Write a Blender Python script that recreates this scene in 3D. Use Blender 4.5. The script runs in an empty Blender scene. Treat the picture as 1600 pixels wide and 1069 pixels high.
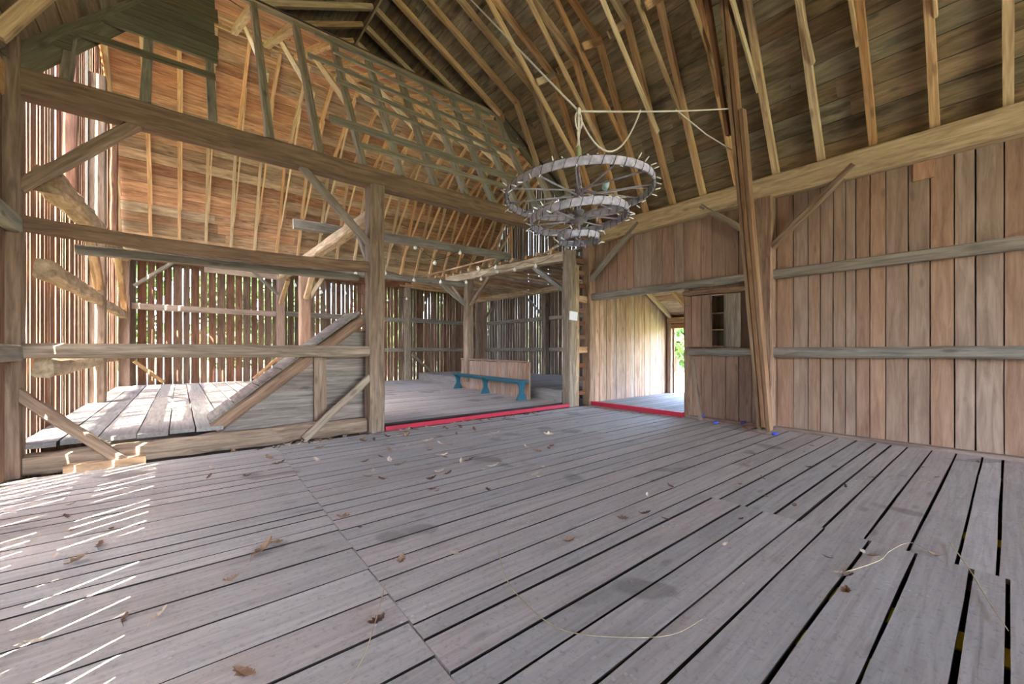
import bpy, math, random
from mathutils import Vector, Matrix
R = random.Random(7)
scene = bpy.context.scene
COL = scene.collection

# ------------------------------------------------------------------ camera, sky, sun, exposure
CAM_H = 1.3
YAW = math.atan2(520, 635)
cam = bpy.data.objects.new('camera', bpy.data.cameras.new('camera'))
COL.objects.link(cam)
cam.data.sensor_width = 36
cam.data.lens = 635 / 1600 * 36
cam.data.shift_y = 13.5 / 1600
cam.data.clip_start = 0.05
cam.data.clip_end = 500
cam.location = (0, 0, CAM_H)
cam.rotation_euler = (math.pi / 2, 0, -YAW)
scene.camera = cam

world = bpy.data.worlds.new('world')
scene.world = world
world.use_nodes = True
wn = world.node_tree.nodes
wl = world.node_tree.links
wn.clear()
wo = wn.new('ShaderNodeOutputWorld')
bg = wn.new('ShaderNodeBackground')
sky = wn.new('ShaderNodeTexSky')
sky.sky_type = 'NISHITA'
sky.sun_disc = False
sky.sun_elevation = math.radians(62)
sky.sun_rotation = math.radians(240)
sky.dust_density = 3.0
sky.air_density = 0.8
sky.ozone_density = 0.6
wl.new(sky.outputs[0], bg.inputs[0])
bg.inputs[1].default_value = 1.25
wl.new(bg.outputs[0], wo.inputs[0])

sun = bpy.data.objects.new('sun', bpy.data.lights.new('sun', 'SUN'))
COL.objects.link(sun)
sun.data.energy = 13.5
sun.data.color = (1.0, 0.93, 0.82)
sun.data.angle = math.radians(0.2)
sun.rotation_euler = Vector((0.46, 0.27, -1.0)).to_track_quat('-Z', 'Y').to_euler()
sun.location = (-8, -4, 18)

scene.view_settings.view_transform = 'Standard'
scene.view_settings.look = 'None'
scene.view_settings.gamma = 1.0
scene.view_settings.use_curve_mapping = False
scene.view_settings.exposure = 3.15
scene.cycles.max_bounces = 9
scene.cycles.diffuse_bounces = 6
scene.cycles.use_denoising = True
scene.cycles.sample_clamp_indirect = 8.0

# ------------------------------------------------------------------ materials
def lin(c):
    return tuple(((v / 255) / 12.92 if v / 255 <= 0.04045 else ((v / 255 + 0.055) / 1.055) ** 2.4) for v in c) + (1.0,)

SAT = 0.72
def mute(c):
    g = 0.3 * c[0] + 0.59 * c[1] + 0.11 * c[2]
    return tuple(min(255, (g + (v - g) * SAT) * k) for v, k in zip(c, (1.06, 1.05, 1.04)))

def wood(name, dark, mid, light, stain=0.35, stain_col=(60, 52, 44), grain=16.0, var=0.22, hue=0.012, bump=0.35,
         rough=0.85, stain_scale=1.3, specks=0.0, splash=0.0):
    dark, mid, light, stain_col = [mute(c) for c in (dark, mid, light, stain_col)]
    m = bpy.data.materials.new(name)
    m.use_nodes = True
    n = m.node_tree.nodes
    l = m.node_tree.links
    bsdf = n['Principled BSDF']
    bsdf.inputs['Roughness'].default_value = rough
    bsdf.inputs['Specular IOR Level'].default_value = 0.25
    tc = n.new('ShaderNodeTexCoord')
    oi = n.new('ShaderNodeObjectInfo')
    off = n.new('ShaderNodeVectorMath'); off.operation = 'SCALE'
    cmb = n.new('ShaderNodeCombineXYZ')
    mul = n.new('ShaderNodeMath'); mul.operation = 'MULTIPLY'; mul.inputs[1].default_value = 91.7
    l.new(oi.outputs['Random'], mul.inputs[0])
    for i in range(3):
        l.new(mul.outputs[0], cmb.inputs[i])
    add = n.new('ShaderNodeVectorMath'); add.operation = 'ADD'
    l.new(tc.outputs['Object'], add.inputs[0]); l.new(cmb.outputs[0], add.inputs[1])
    mp = n.new('ShaderNodeMapping'); mp.inputs['Scale'].default_value = (1.1, grain, grain)
    l.new(add.outputs[0], mp.inputs[0])
    n1 = n.new('ShaderNodeTexNoise'); n1.inputs['Scale'].default_value = 1.6; n1.inputs['Detail'].default_value = 7
    n1.inputs['Roughness'].default_value = 0.65; n1.inputs['Distortion'].default_value = 0.6
    l.new(mp.outputs[0], n1.inputs['Vector'])
    cr = n.new('ShaderNodeValToRGB')
    cr.color_ramp.elements[0].position = 0.3; cr.color_ramp.elements[0].color = lin(dark)
    cr.color_ramp.elements[1].position = 0.72; cr.color_ramp.elements[1].color = lin(light)
    e = cr.color_ramp.elements.new(0.5); e.color = lin(mid)
    l.new(n1.outputs['Fac'], cr.inputs[0])
    # broad stains, a little stretched along the grain
    mp2 = n.new('ShaderNodeMapping'); mp2.inputs['Scale'].default_value = (0.9, 3.2, 3.2)
    l.new(add.outputs[0], mp2.inputs[0])
    n2 = n.new('ShaderNodeTexNoise'); n2.inputs['Scale'].default_value = stain_scale; n2.inputs['Detail'].default_value = 5
    n2.inputs['Roughness'].default_value = 0.6
    l.new(mp2.outputs[0], n2.inputs['Vector'])
    sr = n.new('ShaderNodeMapRange'); sr.inputs[1].default_value = 0.52; sr.inputs[2].default_value = 0.72
    sr.inputs[3].default_value = 0.0; sr.inputs[4].default_value = stain
    l.new(n2.outputs['Fac'], sr.inputs[0])
    mx = n.new('ShaderNodeMixRGB'); mx.inputs[2].default_value = lin(stain_col)
    l.new(sr.outputs[0], mx.inputs[0]); l.new(cr.outputs[0], mx.inputs[1])
    # knots
    mp3 = n.new('ShaderNodeMapping'); mp3.inputs['Scale'].default_value = (1.6, 4.5, 4.5)
    l.new(add.outputs[0], mp3.inputs[0])
    vo = n.new('ShaderNodeTexVoronoi'); vo.inputs['Scale'].default_value = 1.0
    l.new(mp3.outputs[0], vo.inputs['Vector'])
    kr = n.new('ShaderNodeMapRange'); kr.inputs[1].default_value = 0.06; kr.inputs[2].default_value = 0.15
    kr.inputs[3].default_value = 0.55; kr.inputs[4].default_value = 0.0
    l.new(vo.outputs['Distance'], kr.inputs[0])
    mk = n.new('ShaderNodeMixRGB'); mk.inputs[2].default_value = lin(stain_col)
    l.new(kr.outputs[0], mk.inputs[0]); l.new(mx.outputs[0], mk.inputs[1])
    last = mk
    if splash:
        geo = n.new('ShaderNodeNewGeometry')
        ns = n.new('ShaderNodeTexNoise'); ns.inputs['Scale'].default_value = 1.15; ns.inputs['Detail'].default_value = 2.5
        l.new(geo.outputs['Position'], ns.inputs['Vector'])
        r2 = n.new('ShaderNodeMapRange'); r2.inputs[1].default_value = 0.635; r2.inputs[2].default_value = 0.665
        r2.inputs[3].default_value = 0.0; r2.inputs[4].default_value = splash
        l.new(ns.outputs['Fac'], r2.inputs[0])
        mm = n.new('ShaderNodeMixRGB'); mm.inputs[2].default_value = lin((96, 90, 82))
        l.new(r2.outputs[0], mm.inputs[0]); l.new(last.outputs[0], mm.inputs[1])
        last = mm
    if specks:
        fd = n.new('ShaderNodeTexNoise'); fd.inputs['Scale'].default_value = 38; fd.inputs['Detail'].default_value = 6
        fd.inputs['Roughness'].default_value = 0.7
        l.new(tc.outputs['Object'], fd.inputs['Vector'])
        fr0 = n.new('ShaderNodeMapRange'); fr0.inputs[1].default_value = 0.54; fr0.inputs[2].default_value = 0.72
        fr0.inputs[3].default_value = 0.0; fr0.inputs[4].default_value = 0.5
        l.new(fd.outputs['Fac'], fr0.inputs[0])
        md = n.new('ShaderNodeMixRGB'); md.inputs[2].default_value = lin((100, 91, 84))
        l.new(fr0.outputs[0], md.inputs[0]); l.new(last.outputs[0], md.inputs[1])
        last = md
        geo2 = n.new('ShaderNodeNewGeometry')
        v2 = n.new('ShaderNodeTexVoronoi'); v2.inputs['Scale'].default_value = 26
        l.new(geo2.outputs['Position'], v2.inputs['Vector'])
        r3 = n.new('ShaderNodeMapRange'); r3.inputs[1].default_value = 0.16; r3.inputs[2].default_value = 0.26
        r3.inputs[3].default_value = 1.0; r3.inputs[4].default_value = 0.0
        l.new(v2.outputs['Distance'], r3.inputs[0])
        n4 = n.new('ShaderNodeTexNoise'); n4.inputs['Scale'].default_value = 1.7; n4.inputs['Detail'].default_value = 3
        l.new(geo2.outputs['Position'], n4.inputs['Vector'])
        r4 = n.new('ShaderNodeMapRange'); r4.inputs[1].default_value = 0.55; r4.inputs[2].default_value = 0.7
        r4.inputs[3].default_value = 0.0; r4.inputs[4].default_value = specks
        l.new(n4.outputs['Fac'], r4.inputs[0])
        mu = n.new('ShaderNodeMath'); mu.operation = 'MULTIPLY'
        l.new(r3.outputs[0], mu.inputs[0]); l.new(r4.outputs[0], mu.inputs[1])
        ms = n.new('ShaderNodeMixRGB'); ms.inputs[2].default_value = lin((205, 202, 196))
        l.new(mu.outputs[0], ms.inputs[0]); l.new(last.outputs[0], ms.inputs[1])
        last = ms
    hsv = n.new('ShaderNodeHueSaturation')
    vr = n.new('ShaderNodeMapRange'); vr.inputs[3].default_value = 1 - var; vr.inputs[4].default_value = 1 + var
    l.new(oi.outputs['Random'], vr.inputs[0]); l.new(vr.outputs[0], hsv.inputs['Value'])
    m7 = n.new('ShaderNodeMath'); m7.operation = 'MULTIPLY'; m7.inputs[1].default_value = 7.31
    fr = n.new('ShaderNodeMath'); fr.operation = 'FRACT'
    l.new(oi.outputs['Random'], m7.inputs[0]); l.new(m7.outputs[0], fr.inputs[0])
    hr = n.new('ShaderNodeMapRange'); hr.inputs[3].default_value = 0.5 - hue; hr.inputs[4].default_value = 0.5 + hue
    l.new(fr.outputs[0], hr.inputs[0]); l.new(hr.outputs[0], hsv.inputs['Hue'])
    sa = n.new('ShaderNodeMapRange'); sa.inputs[3].default_value = 1.15; sa.inputs[4].default_value = 0.8
    l.new(fr.outputs[0], sa.inputs[0]); l.new(sa.outputs[0], hsv.inputs['Saturation'])
    l.new(last.outputs[0], hsv.inputs['Color'])
    l.new(hsv.outputs[0], bsdf.inputs['Base Color'])
    bp = n.new('ShaderNodeBump'); bp.inputs['Strength'].default_value = bump; bp.inputs['Distance'].default_value = 0.01
    l.new(n1.outputs['Fac'], bp.inputs['Height'])
    l.new(bp.outputs[0], bsdf.inputs['Normal'])
    return m

def plain(name, col, rough=0.7, metal=0.0, noise=0.15, scale=12, emit=0.0):
    m = bpy.data.materials.new(name)
    m.use_nodes = True
    n = m.node_tree.nodes; l = m.node_tree.links
    b = n['Principled BSDF']
    b.inputs['Roughness'].default_value = rough
    b.inputs['Metallic'].default_value = metal
    tc = n.new('ShaderNodeTexCoord')
    nz = n.new('ShaderNodeTexNoise'); nz.inputs['Scale'].default_value = scale; nz.inputs['Detail'].default_value = 5
    l.new(tc.outputs['Object'], nz.inputs['Vector'])
    mr = n.new('ShaderNodeMapRange'); mr.inputs[1].default_value = 0.3; mr.inputs[2].default_value = 0.7
    mr.inputs[3].default_value = 1 - noise; mr.inputs[4].default_value = 1 + noise
    l.new(nz.outputs['Fac'], mr.inputs[0])
    h = n.new('ShaderNodeHueSaturation'); h.inputs['Color'].default_value = lin(col)
    l.new(mr.outputs[0], h.inputs['Value'])
    l.new(h.outputs[0], b.inputs['Base Color'])
    if emit:
        b.inputs['Emission Color'].default_value = lin(col)
        b.inputs['Emission Strength'].default_value = emit
    return m

M = {}
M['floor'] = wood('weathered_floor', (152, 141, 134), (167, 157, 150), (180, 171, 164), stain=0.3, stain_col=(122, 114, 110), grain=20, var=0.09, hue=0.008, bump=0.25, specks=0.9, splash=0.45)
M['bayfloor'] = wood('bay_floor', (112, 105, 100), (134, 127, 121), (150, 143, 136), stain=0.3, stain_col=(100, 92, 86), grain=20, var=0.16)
M['wall'] = wood('brown_boards', (132, 100, 80), (154, 121, 98), (172, 140, 116), stain=0.4, stain_col=(110, 80, 62), var=0.1, hue=0.004, grain=11)
M['gapwall'] = wood('old_siding', (84, 56, 38), (118, 82, 58), (146, 106, 78), stain=0.45, stain_col=(62, 44, 32), var=0.25)
M['greywall'] = wood('grey_siding', (74, 60, 48), (106, 88, 70), (136, 116, 94), stain=0.45, stain_col=(56, 46, 38), var=0.25)
M['exterior'] = wood('tan_siding', (146, 104, 76), (170, 130, 100), (190, 156, 128), stain=0.45, stain_col=(110, 76, 54), var=0.14, hue=0.005, grain=10)
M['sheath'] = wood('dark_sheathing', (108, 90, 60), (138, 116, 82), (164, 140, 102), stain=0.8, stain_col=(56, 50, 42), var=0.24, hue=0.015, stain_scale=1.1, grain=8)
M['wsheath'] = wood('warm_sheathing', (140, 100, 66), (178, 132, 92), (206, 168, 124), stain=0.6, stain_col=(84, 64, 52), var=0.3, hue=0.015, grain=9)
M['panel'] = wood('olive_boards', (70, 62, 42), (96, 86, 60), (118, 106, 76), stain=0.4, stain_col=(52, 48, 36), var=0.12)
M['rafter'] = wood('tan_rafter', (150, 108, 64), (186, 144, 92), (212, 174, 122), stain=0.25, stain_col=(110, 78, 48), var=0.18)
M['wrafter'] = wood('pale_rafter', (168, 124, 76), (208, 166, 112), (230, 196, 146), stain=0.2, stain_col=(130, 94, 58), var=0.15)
M['chord'] = wood('pale_chord', (176, 142, 92), (206, 174, 122), (226, 200, 154), stain=0.2, stain_col=(140, 108, 70), var=0.15)
M['greystud'] = wood('grey_stud', (104, 94, 74), (134, 124, 102), (160, 150, 128), stain=0.35, stain_col=(80, 72, 54), var=0.15)
M['beam'] = wood('brown_beam', (92, 58, 36), (118, 78, 50), (140, 98, 66), stain=0.4, stain_col=(70, 50, 38), var=0.14, grain=12)
M['post'] = wood('grey_brown_post', (100, 78, 60), (136, 110, 86), (164, 138, 112), stain=0.4, stain_col=(80, 62, 48), var=0.14, grain=12)
M['plate'] = wood('tan_plate', (144, 104, 60), (180, 138, 86), (206, 168, 116), stain=0.3, stain_col=(110, 78, 46), var=0.1, grain=10)
M['prop'] = wood('prop_plank', (112, 66, 34), (148, 96, 56), (170, 122, 78), stain=0.3, stain_col=(90, 62, 40), var=0.14)
M['girt'] = wood('grey_girt', (100, 92, 80), (128, 119, 106), (150, 141, 126), stain=0.35, stain_col=(72, 64, 50), var=0.12, grain=12)
M['hewn'] = wood('hewn_timber', (128, 96, 64), (172, 136, 96), (204, 172, 130), stain=0.4, stain_col=(96, 72, 50), var=0.14, grain=7, bump=0.9)
M['stall'] = wood('grey_stall_boards', (96, 82, 72), (128, 112, 100), (154, 138, 124), stain=0.5, stain_col=(70, 58, 50), var=0.16)
M['teal'] = plain('teal_paint', (26, 92, 110), 0.55, noise=0.12)
M['red'] = plain('red_paint', (168, 18, 48), 0.6, noise=0.08)
M['iron'] = plain('wheel_iron', (168, 163, 176), 0.6, 0.0, noise=0.3, scale=20)
M['darkiron'] = plain('dark_iron', (120, 112, 120), 0.6, 0.0, noise=0.3, scale=20)
M['cable'] = plain('dark_cable', (44, 48, 44), 0.6)
M['whitecord'] = plain('white_rope', (214, 208, 196), 0.8, noise=0.1, scale=60)
M['bulb'] = plain('clear_bulb', (232, 230, 222), 0.2, noise=0.03)
M['paper'] = plain('white_paper', (226, 226, 232), 0.8, noise=0.03)
M['yellow'] = plain('plain_yellow', (255, 240, 60), 0.6, noise=0.1)
M['blue'] = plain('blue_plastic', (64, 84, 190), 0.5, noise=0.1)
M['orange'] = plain('orange_cord', (160, 96, 60), 0.7)
M['leafA'] = plain('dry_leaf_brown', (140, 112, 88), 0.9, noise=0.3, scale=30)
M['leafB'] = plain('dry_leaf_pale', (196, 178, 158), 0.9, noise=0.25, scale=30)
M['leafC'] = plain('dry_leaf_dark', (98, 72, 56), 0.9, noise=0.3, scale=30)
M['stem'] = plain('dry_stem', (176, 160, 126), 0.9, noise=0.2)
M['roofing'] = plain('roofing_felt', (60, 58, 56), 0.9)
M['grass'] = plain('grass', (92, 100, 62), 0.95, noise=0.3, scale=0.8)
M['leaf'] = plain('tree_leaf', (70, 98, 36), 0.8, noise=0.25, scale=0.7)
M['bark'] = plain('bark', (84, 70, 58), 0.95, noise=0.3, scale=6)
M['gapshade'] = plain('plank_edge_shade', (52, 46, 42), 0.95, noise=0.3, scale=8)  # painted shade for plank sides, keeps the floor gaps dark
M['dirt'] = plain('dirt', (92, 80, 66), 0.95, noise=0.3, scale=2)
M['greenplug'] = plain('teal_plug', (176, 206, 204), 0.5)
M['pulley'] = plain('pulley_green', (150, 152, 112), 0.5, 0.2)

# ------------------------------------------------------------------ builders
def tag(o, label=None, cat=None, group=None, kind=None):
    if label: o['label'] = label
    if cat: o['category'] = cat
    if group: o['group'] = group
    if kind: o['kind'] = kind
    return o

def empty(name, loc=(0, 0, 0), **k):
    o = bpy.data.objects.new(name, None)
    COL.objects.link(o)
    o.location = loc
    o.empty_display_size = 0.2
    return tag(o, **k)

def attach(o, parent, mat4=None):
    """place o by a world matrix, under parent (parents are never rotated)"""
    mat4 = mat4 or Matrix.Identity(4)
    if parent is not None:
        o.parent = parent
        base = parent
        t = Vector((0, 0, 0))
        while base is not None:
            t += wpos[base.name] if base.name in wpos else base.location
            break
        q = parent
        if q.name in wmat:
            o.matrix_basis = wmat[q.name].inverted() @ mat4
        else:
            o.matrix_basis = Matrix.Translation(-q.location) @ mat4
    else:
        o.matrix_basis = mat4
    wmat[o.name] = mat4
    return o
wpos = {}
wmat = {}

def mesh_obj(name, verts, faces, mat, parent=None, m4=None, smooth=False):
    me = bpy.data.meshes.new(name)
    me.from_pydata(verts, [], faces)
    me.materials.append(mat)
    if smooth:
        me.polygons.foreach_set('use_smooth', [True] * len(me.polygons))
    me.update()
    o = bpy.data.objects.new(name, me)
    COL.objects.link(o)
    return attach(o, parent, m4)

def frame_of(p0, p1, up):
    p0 = Vector(p0); p1 = Vector(p1)
    ex = (p1 - p0).normalized()
    up = Vector(up)
    ez = up - ex * up.dot(ex)
    if ez.length < 1e-4:
        up = Vector((1, 0, 0)); ez = up - ex * up.dot(ex)
    ez.normalize()
    ey = ez.cross(ex)
    m = Matrix((ex, ey, ez)).transposed().to_4x4()
    m.translation = (p0 + p1) / 2
    return m, (p1 - p0).length

def bar(name, p0, p1, w, t, mat, parent=None, up=(0, 0, 1), seg=1, wob=0.0, end=(0, 0), edge=None):
    """a sawn board: local X its length, Y its width, Z its thickness (towards up)"""
    m, L = frame_of(p0, p1, up)
    v = []
    for i in range(seg + 1):
        x = -L / 2 + L * i / seg
        a = -w / 2 + R.uniform(-wob, wob)
        b = w / 2 + R.uniform(-wob, wob)
        z0, z1 = -t / 2, t / 2
        x0 = x + (end[0] if i == 0 else 0); x1 = x + (end[1] if i == 0 else 0)
        v += [(x0, a, z0), (x1, b, z0), (x1, b, z1), (x0, a, z1)]
    f = [(3, 2, 1, 0)]
    for i in range(seg):
        k = 4 * i
        for j in range(4):
            f.append((k + j, k + (j + 1) % 4, k + 4 + (j + 1) % 4, k + 4 + j))
    k = 4 * seg
    f.append((k, k + 1, k + 2, k + 3))
    o = mesh_obj(name, v, f, mat, parent, m)
    if edge is not None:   # plank sides coloured dark, painting shade into the gaps
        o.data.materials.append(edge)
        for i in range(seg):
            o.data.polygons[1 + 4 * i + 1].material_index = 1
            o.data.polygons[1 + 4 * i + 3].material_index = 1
    return o

def timber(name, p0, p1, w, t, mat, parent=None, up=(0, 0, 1), seg=9, rough=0.008, ch=0.016, bow=0.0):
    """a heavy timber with worn arrises and slightly uneven faces"""
    m, L = frame_of(p0, p1, up)
    v = []; f = []
    for i in range(seg + 1):
        u = i / seg
        x = -L / 2 + L * u
        hw = w / 2; ht = t / 2
        prof = [(-hw + ch, -ht), (hw - ch, -ht), (hw, -ht + ch), (hw, ht - ch), (hw - ch, ht), (-hw + ch, ht), (-hw, ht - ch), (-hw, -ht + ch)]
        s = -bow * 4 * u * (1 - u)
        for (a, b) in prof:
            v.append((x, a + R.uniform(-rough, rough), b + s + R.uniform(-rough, rough)))
    f.append(tuple(range(7, -1, -1)))
    for i in range(seg):
        k = 8 * i
        for j in range(8):
            f.append((k + j, k + (j + 1) % 8, k + 8 + (j + 1) % 8, k + 8 + j))
    f.append(tuple(range(8 * seg, 8 * seg + 8)))
    return mesh_obj(name, v, f, mat, parent, m)

def tube_mesh(pts, r, n=6, closed=False):
    pts = [Vector(p) for p in pts]
    v = []; f = []
    N = len(pts)
    for i, p in enumerate(pts):
        a = pts[(i - 1) % N] if (closed or i > 0) else p
        b = pts[(i + 1) % N] if (closed or i < N - 1) else p
        d = (b - a).normalized()
        u = Vector((0, 0, 1)) if abs(d.z) < 0.9 else Vector((1, 0, 0))
        s = d.cross(u).normalized(); q = s.cross(d).normalized()
        rr = r[i] if isinstance(r, (list, tuple)) else r
        for k in range(n):
            an = 2 * math.pi * k / n
            v.append(p + s * math.cos(an) * rr + q * math.sin(an) * rr)
    for i in range(N if closed else N - 1):
        for k in range(n):
            a = i * n + k; b = i * n + (k + 1) % n
            c = ((i + 1) % N) * n + (k + 1) % n; d2 = ((i + 1) % N) * n + k
            f.append((a, b, c, d2))
    if not closed:
        f.append(tuple(range(n - 1, -1, -1)))
        f.append(tuple(range((N - 1) * n, N * n)))
    return [tuple(p) for p in v], f

def tube(name, pts, r, mat, parent=None, n=6, closed=False):
    v, f = tube_mesh(pts, r, n, closed)
    return mesh_obj(name, v, f, mat, parent, None, smooth=True)

def lathe(name, prof, mat, parent=None, m4=None, n=16):
    v = []; f = []
    for (r, z) in prof:
        for k in range(n):
            a = 2 * math.pi * k / n
            v.append((r * math.cos(a), r * math.sin(a), z))
    for i in range(len(prof) - 1):
        for k in range(n):
            f.append((i * n + k, i * n + (k + 1) % n, (i + 1) * n + (k + 1) % n, (i + 1) * n + k))
    f.append(tuple(range(n - 1, -1, -1)))
    f.append(tuple(range((len(prof) - 1) * n, len(prof) * n)))
    return mesh_obj(name, v, f, mat, parent, m4, smooth=True)

def prism(name, poly, thick, mat, parent, m4):
    n = len(poly)
    v = [(x, y, -thick / 2) for x, y in poly] + [(x, y, thick / 2) for x, y in poly]
    f = [tuple(range(n - 1, -1, -1)), tuple(range(n, 2 * n))]
    for i in range(n):
        f.append((i, (i + 1) % n, n + (i + 1) % n, n + i))
    return mesh_obj(name, v, f, mat, parent, m4)

# ------------------------------------------------------------------ dimensions of the barn
XL, XR = -1.35, 7.75          # main room, side to side
YB, YF = -11.0, 6.45           # main room, back wall and open frame
XE = 11.45                    # far end of the wing
YW = 16.0                     # outer wall of the wing
EAVE, KNEE, RIDGE, INSET = 4.2, 7.12, 8.58, 1.62
XC = (XL + XR) / 2; YC = (YF + YW) / 2

def roof_main(x):
    t = min(x - XL, XR - x)
    if t < INSET: return EAVE + (KNEE - EAVE) * t / INSET
    return KNEE + (RIDGE - KNEE) * (t - INSET) / ((XR - XL) / 2 - INSET)

def roof_wing(y):
    t = min(y - YF, YW - y)
    if t < INSET: return EAVE + (KNEE - EAVE) * t / INSET
    return KNEE + (RIDGE - KNEE) * (t - INSET) / ((YW - YF) / 2 - INSET)

def cuts(a, b, lo, hi):
    c = [a]
    while True:
        s = R.uniform(lo, hi)
        if c[-1] + s > b - lo * 0.6: break
        c.append(c[-1] + s)
    c.append(b)
    return c

def wall_boards(parent, axis, const, a0, a1, zb, zt, mat, wr=(0.17, 0.3), gap=(0.004, 0.012), wob=0.004, hole=None, name='board', th=0.024):
    """vertical boards along axis 'x' or 'y' at the given plane"""
    a = a0
    while a < a1 - 0.05:
        w = min(R.uniform(*wr), a1 - a)
        g = R.uniform(*gap)
        c = a + w / 2
        tops = zt if not callable(zt) else min(zt(a + 0.02), zt(a + w - 0.02))
        b0 = zb if not callable(zb) else zb(c)
        spans = [(b0, tops)]
        if hole:
            for (h0, h1, z0, z1) in hole:
                if h0 < c < h1:
                    spans = [s for q in spans for s in ((q[0], min(q[1], z0)), (max(q[0], z1), q[1]))]
        for (s0, s1) in spans:
            if s1 - s0 < 0.06: continue
            off = R.uniform(-0.006, 0.006)
            if axis == 'x':
                p0, p1, up = (c, const + off, s0), (c, const + off, s1), (0, 1, 0)
            else:
                p0, p1, up = (const + off, c, s0), (const + off, c, s1), (1, 0, 0)
            bar(name, p0, p1, max(w - g, 0.04), th, mat, parent, up, seg=5, wob=wob)
        a += w

def floor_boards(parent, along, a0, a1, edges, z, mat, gap=0.012, th=0.032, joints=None, wob=0.003, name='plank'):
    for i in range(len(edges) - 1):
        e0, e1 = edges[i], edges[i + 1]
        g = gap() if callable(gap) else gap
        w = e1 - e0 - g
        c = (e0 + e1) / 2
        A0 = a0(c) if callable(a0) else a0
        A1 = a1(c) if callable(a1) else a1
        js = joints(c, A0, A1) if joints else [A0, A1]
        for k in range(len(js) - 1):
            zz = z - th / 2 + R.uniform(-0.002, 0.0015)
            u0, u1 = js[k] + 0.003, js[k + 1] - 0.003
            if along == 'x':
                bar(name, (u0, c, zz), (u1, c, zz), w, th, mat, parent, seg=6, wob=wob, edge=M['gapshade'])
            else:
                bar(name, (c, u0, zz), (c, u1, zz), w, th, mat, parent, seg=6, wob=wob, edge=M['gapshade'])

# ------------------------------------------------------------------ ground outside
g = mesh_obj('ground', [(-120, -120, -0.5), (140, -120, -0.5), (140, 140, -0.5), (-120, 140, -0.5)], [(0, 1, 2, 3)], M['grass'])
tag(g, 'sunlit green lawn outside around the barn', 'grass', kind='stuff')

dg = mesh_obj('dirt', [(XL, YB, -0.46), (XE, YB, -0.46), (XE, YW, -0.46), (XL, YW, -0.46)], [(0, 1, 2, 3)], M['dirt'])
tag(dg, 'bare brown earth under the plank floor', 'dirt', kind='stuff')

# ------------------------------------------------------------------ main floor
floor = empty('floor', label='wide weathered grey plank floor of the main room', cat='floor', kind='structure')
eA = [YB]
while eA[-1] < 0.7: eA.append(eA[-1] + R.uniform(0.24, 0.32))
eA = [e for e in eA if e < 0.8] + [1.02, 1.28, 1.55, 1.82, 2.1, 2.41, 2.745, 3.07, 3.21, 3.41, 3.55, 3.74, 3.94, 4.12, 4.3, 4.52, 4.7, 4.9, 5.1, 5.33, 5.52, 5.72, 5.9, 6.1, 6.32]
floor_boards(floor, 'x', XL, lambda y: 0.86 + 0.035 * (y - 2), eA, 0, M['floor'], gap=lambda: R.choice([0.006, 0.009, 0.014, 0.02]))
eB = [e for e in eA if e < -0.3] + [-0.22, 0.0, 0.14, 0.37, 0.6, 0.85, 1.02, 1.25, 1.42, 1.655, 1.785]
floor_boards(floor, 'x', lambda y: 0.86 + 0.035 * (y - 2), 3.65, eB, 0.004, M['floor'], gap=lambda: R.uniform(0.012, 0.024))
eC = [e for e in eA if e < -0.3] + [-0.16, 0.04, 0.2, 0.41, 0.63, 0.86, 1.02, 1.18, 1.39, 1.6, 1.785]
floor_boards(floor, 'x', 3.65, XR - 0.06, eC, 0, M['floor'], gap=lambda: R.uniform(0.014, 0.024))
eD = [1.785, 2.01, 2.245, 2.44, 2.68, 2.87, 3.05, 3.27, 3.46, 3.63, 3.85, 4.05, 4.22, 4.45, 4.62, 4.83, 5.02, 5.2, 5.42, 5.6, 5.8, 6.0, 6.17, 6.32]
floor_boards(floor, 'x', lambda y: 0.86 + 0.035 * (y - 2), XR - 0.06, eD, 0, M['floor'], gap=lambda: R.uniform(0.007, 0.016),
             joints=lambda c, a, b: [a, R.choice([3.62, 3.66, 4.9, 5.2]), b])
for x in (-1.0, 0.88, 2.2, 3.65, 5.2, 6.8):
    timber('joist', (x, YB, -0.19), (x, 6.3, -0.19), 0.2, 0.22, M['beam'], floor, seg=3)
bar('sill_board', (XR - 0.09, YB, 0.02), (XR - 0.09, 3.95, 0.02), 0.12, 0.05, M['stall'], floor, seg=8, wob=0.006)

# centre floor of the wing, raised floors left and right of it
wf = empty('floor_wing', label='grey plank floor beyond the red strip', cat='floor', kind='structure')
floor_boards(wf, 'x', 2.62, lambda y: 6.98 + 0.5 * (y - 6.5) / 5, cuts(6.62, YW - 0.1, 0.2, 0.3), 0.08, M['floor'], gap=lambda: R.uniform(0.008, 0.016))
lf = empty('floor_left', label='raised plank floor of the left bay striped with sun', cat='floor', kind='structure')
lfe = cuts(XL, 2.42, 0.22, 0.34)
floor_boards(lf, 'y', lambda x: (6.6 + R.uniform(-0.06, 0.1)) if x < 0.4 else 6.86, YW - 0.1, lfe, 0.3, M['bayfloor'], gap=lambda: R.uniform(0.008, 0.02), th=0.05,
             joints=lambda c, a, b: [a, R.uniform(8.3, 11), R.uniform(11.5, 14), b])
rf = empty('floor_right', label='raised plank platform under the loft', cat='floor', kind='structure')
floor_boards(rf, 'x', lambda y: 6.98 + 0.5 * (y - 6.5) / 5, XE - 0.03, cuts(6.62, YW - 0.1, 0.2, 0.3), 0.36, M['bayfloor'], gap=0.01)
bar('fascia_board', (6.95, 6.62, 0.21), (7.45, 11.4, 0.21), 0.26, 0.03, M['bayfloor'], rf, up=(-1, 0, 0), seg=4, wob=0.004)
bar('fascia_board', (7.45, 11.4, 0.21), (7.9, YW - 0.1, 0.21), 0.26, 0.03, M['bayfloor'], rf, up=(-1, 0, 0), seg=4, wob=0.004)

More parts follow.
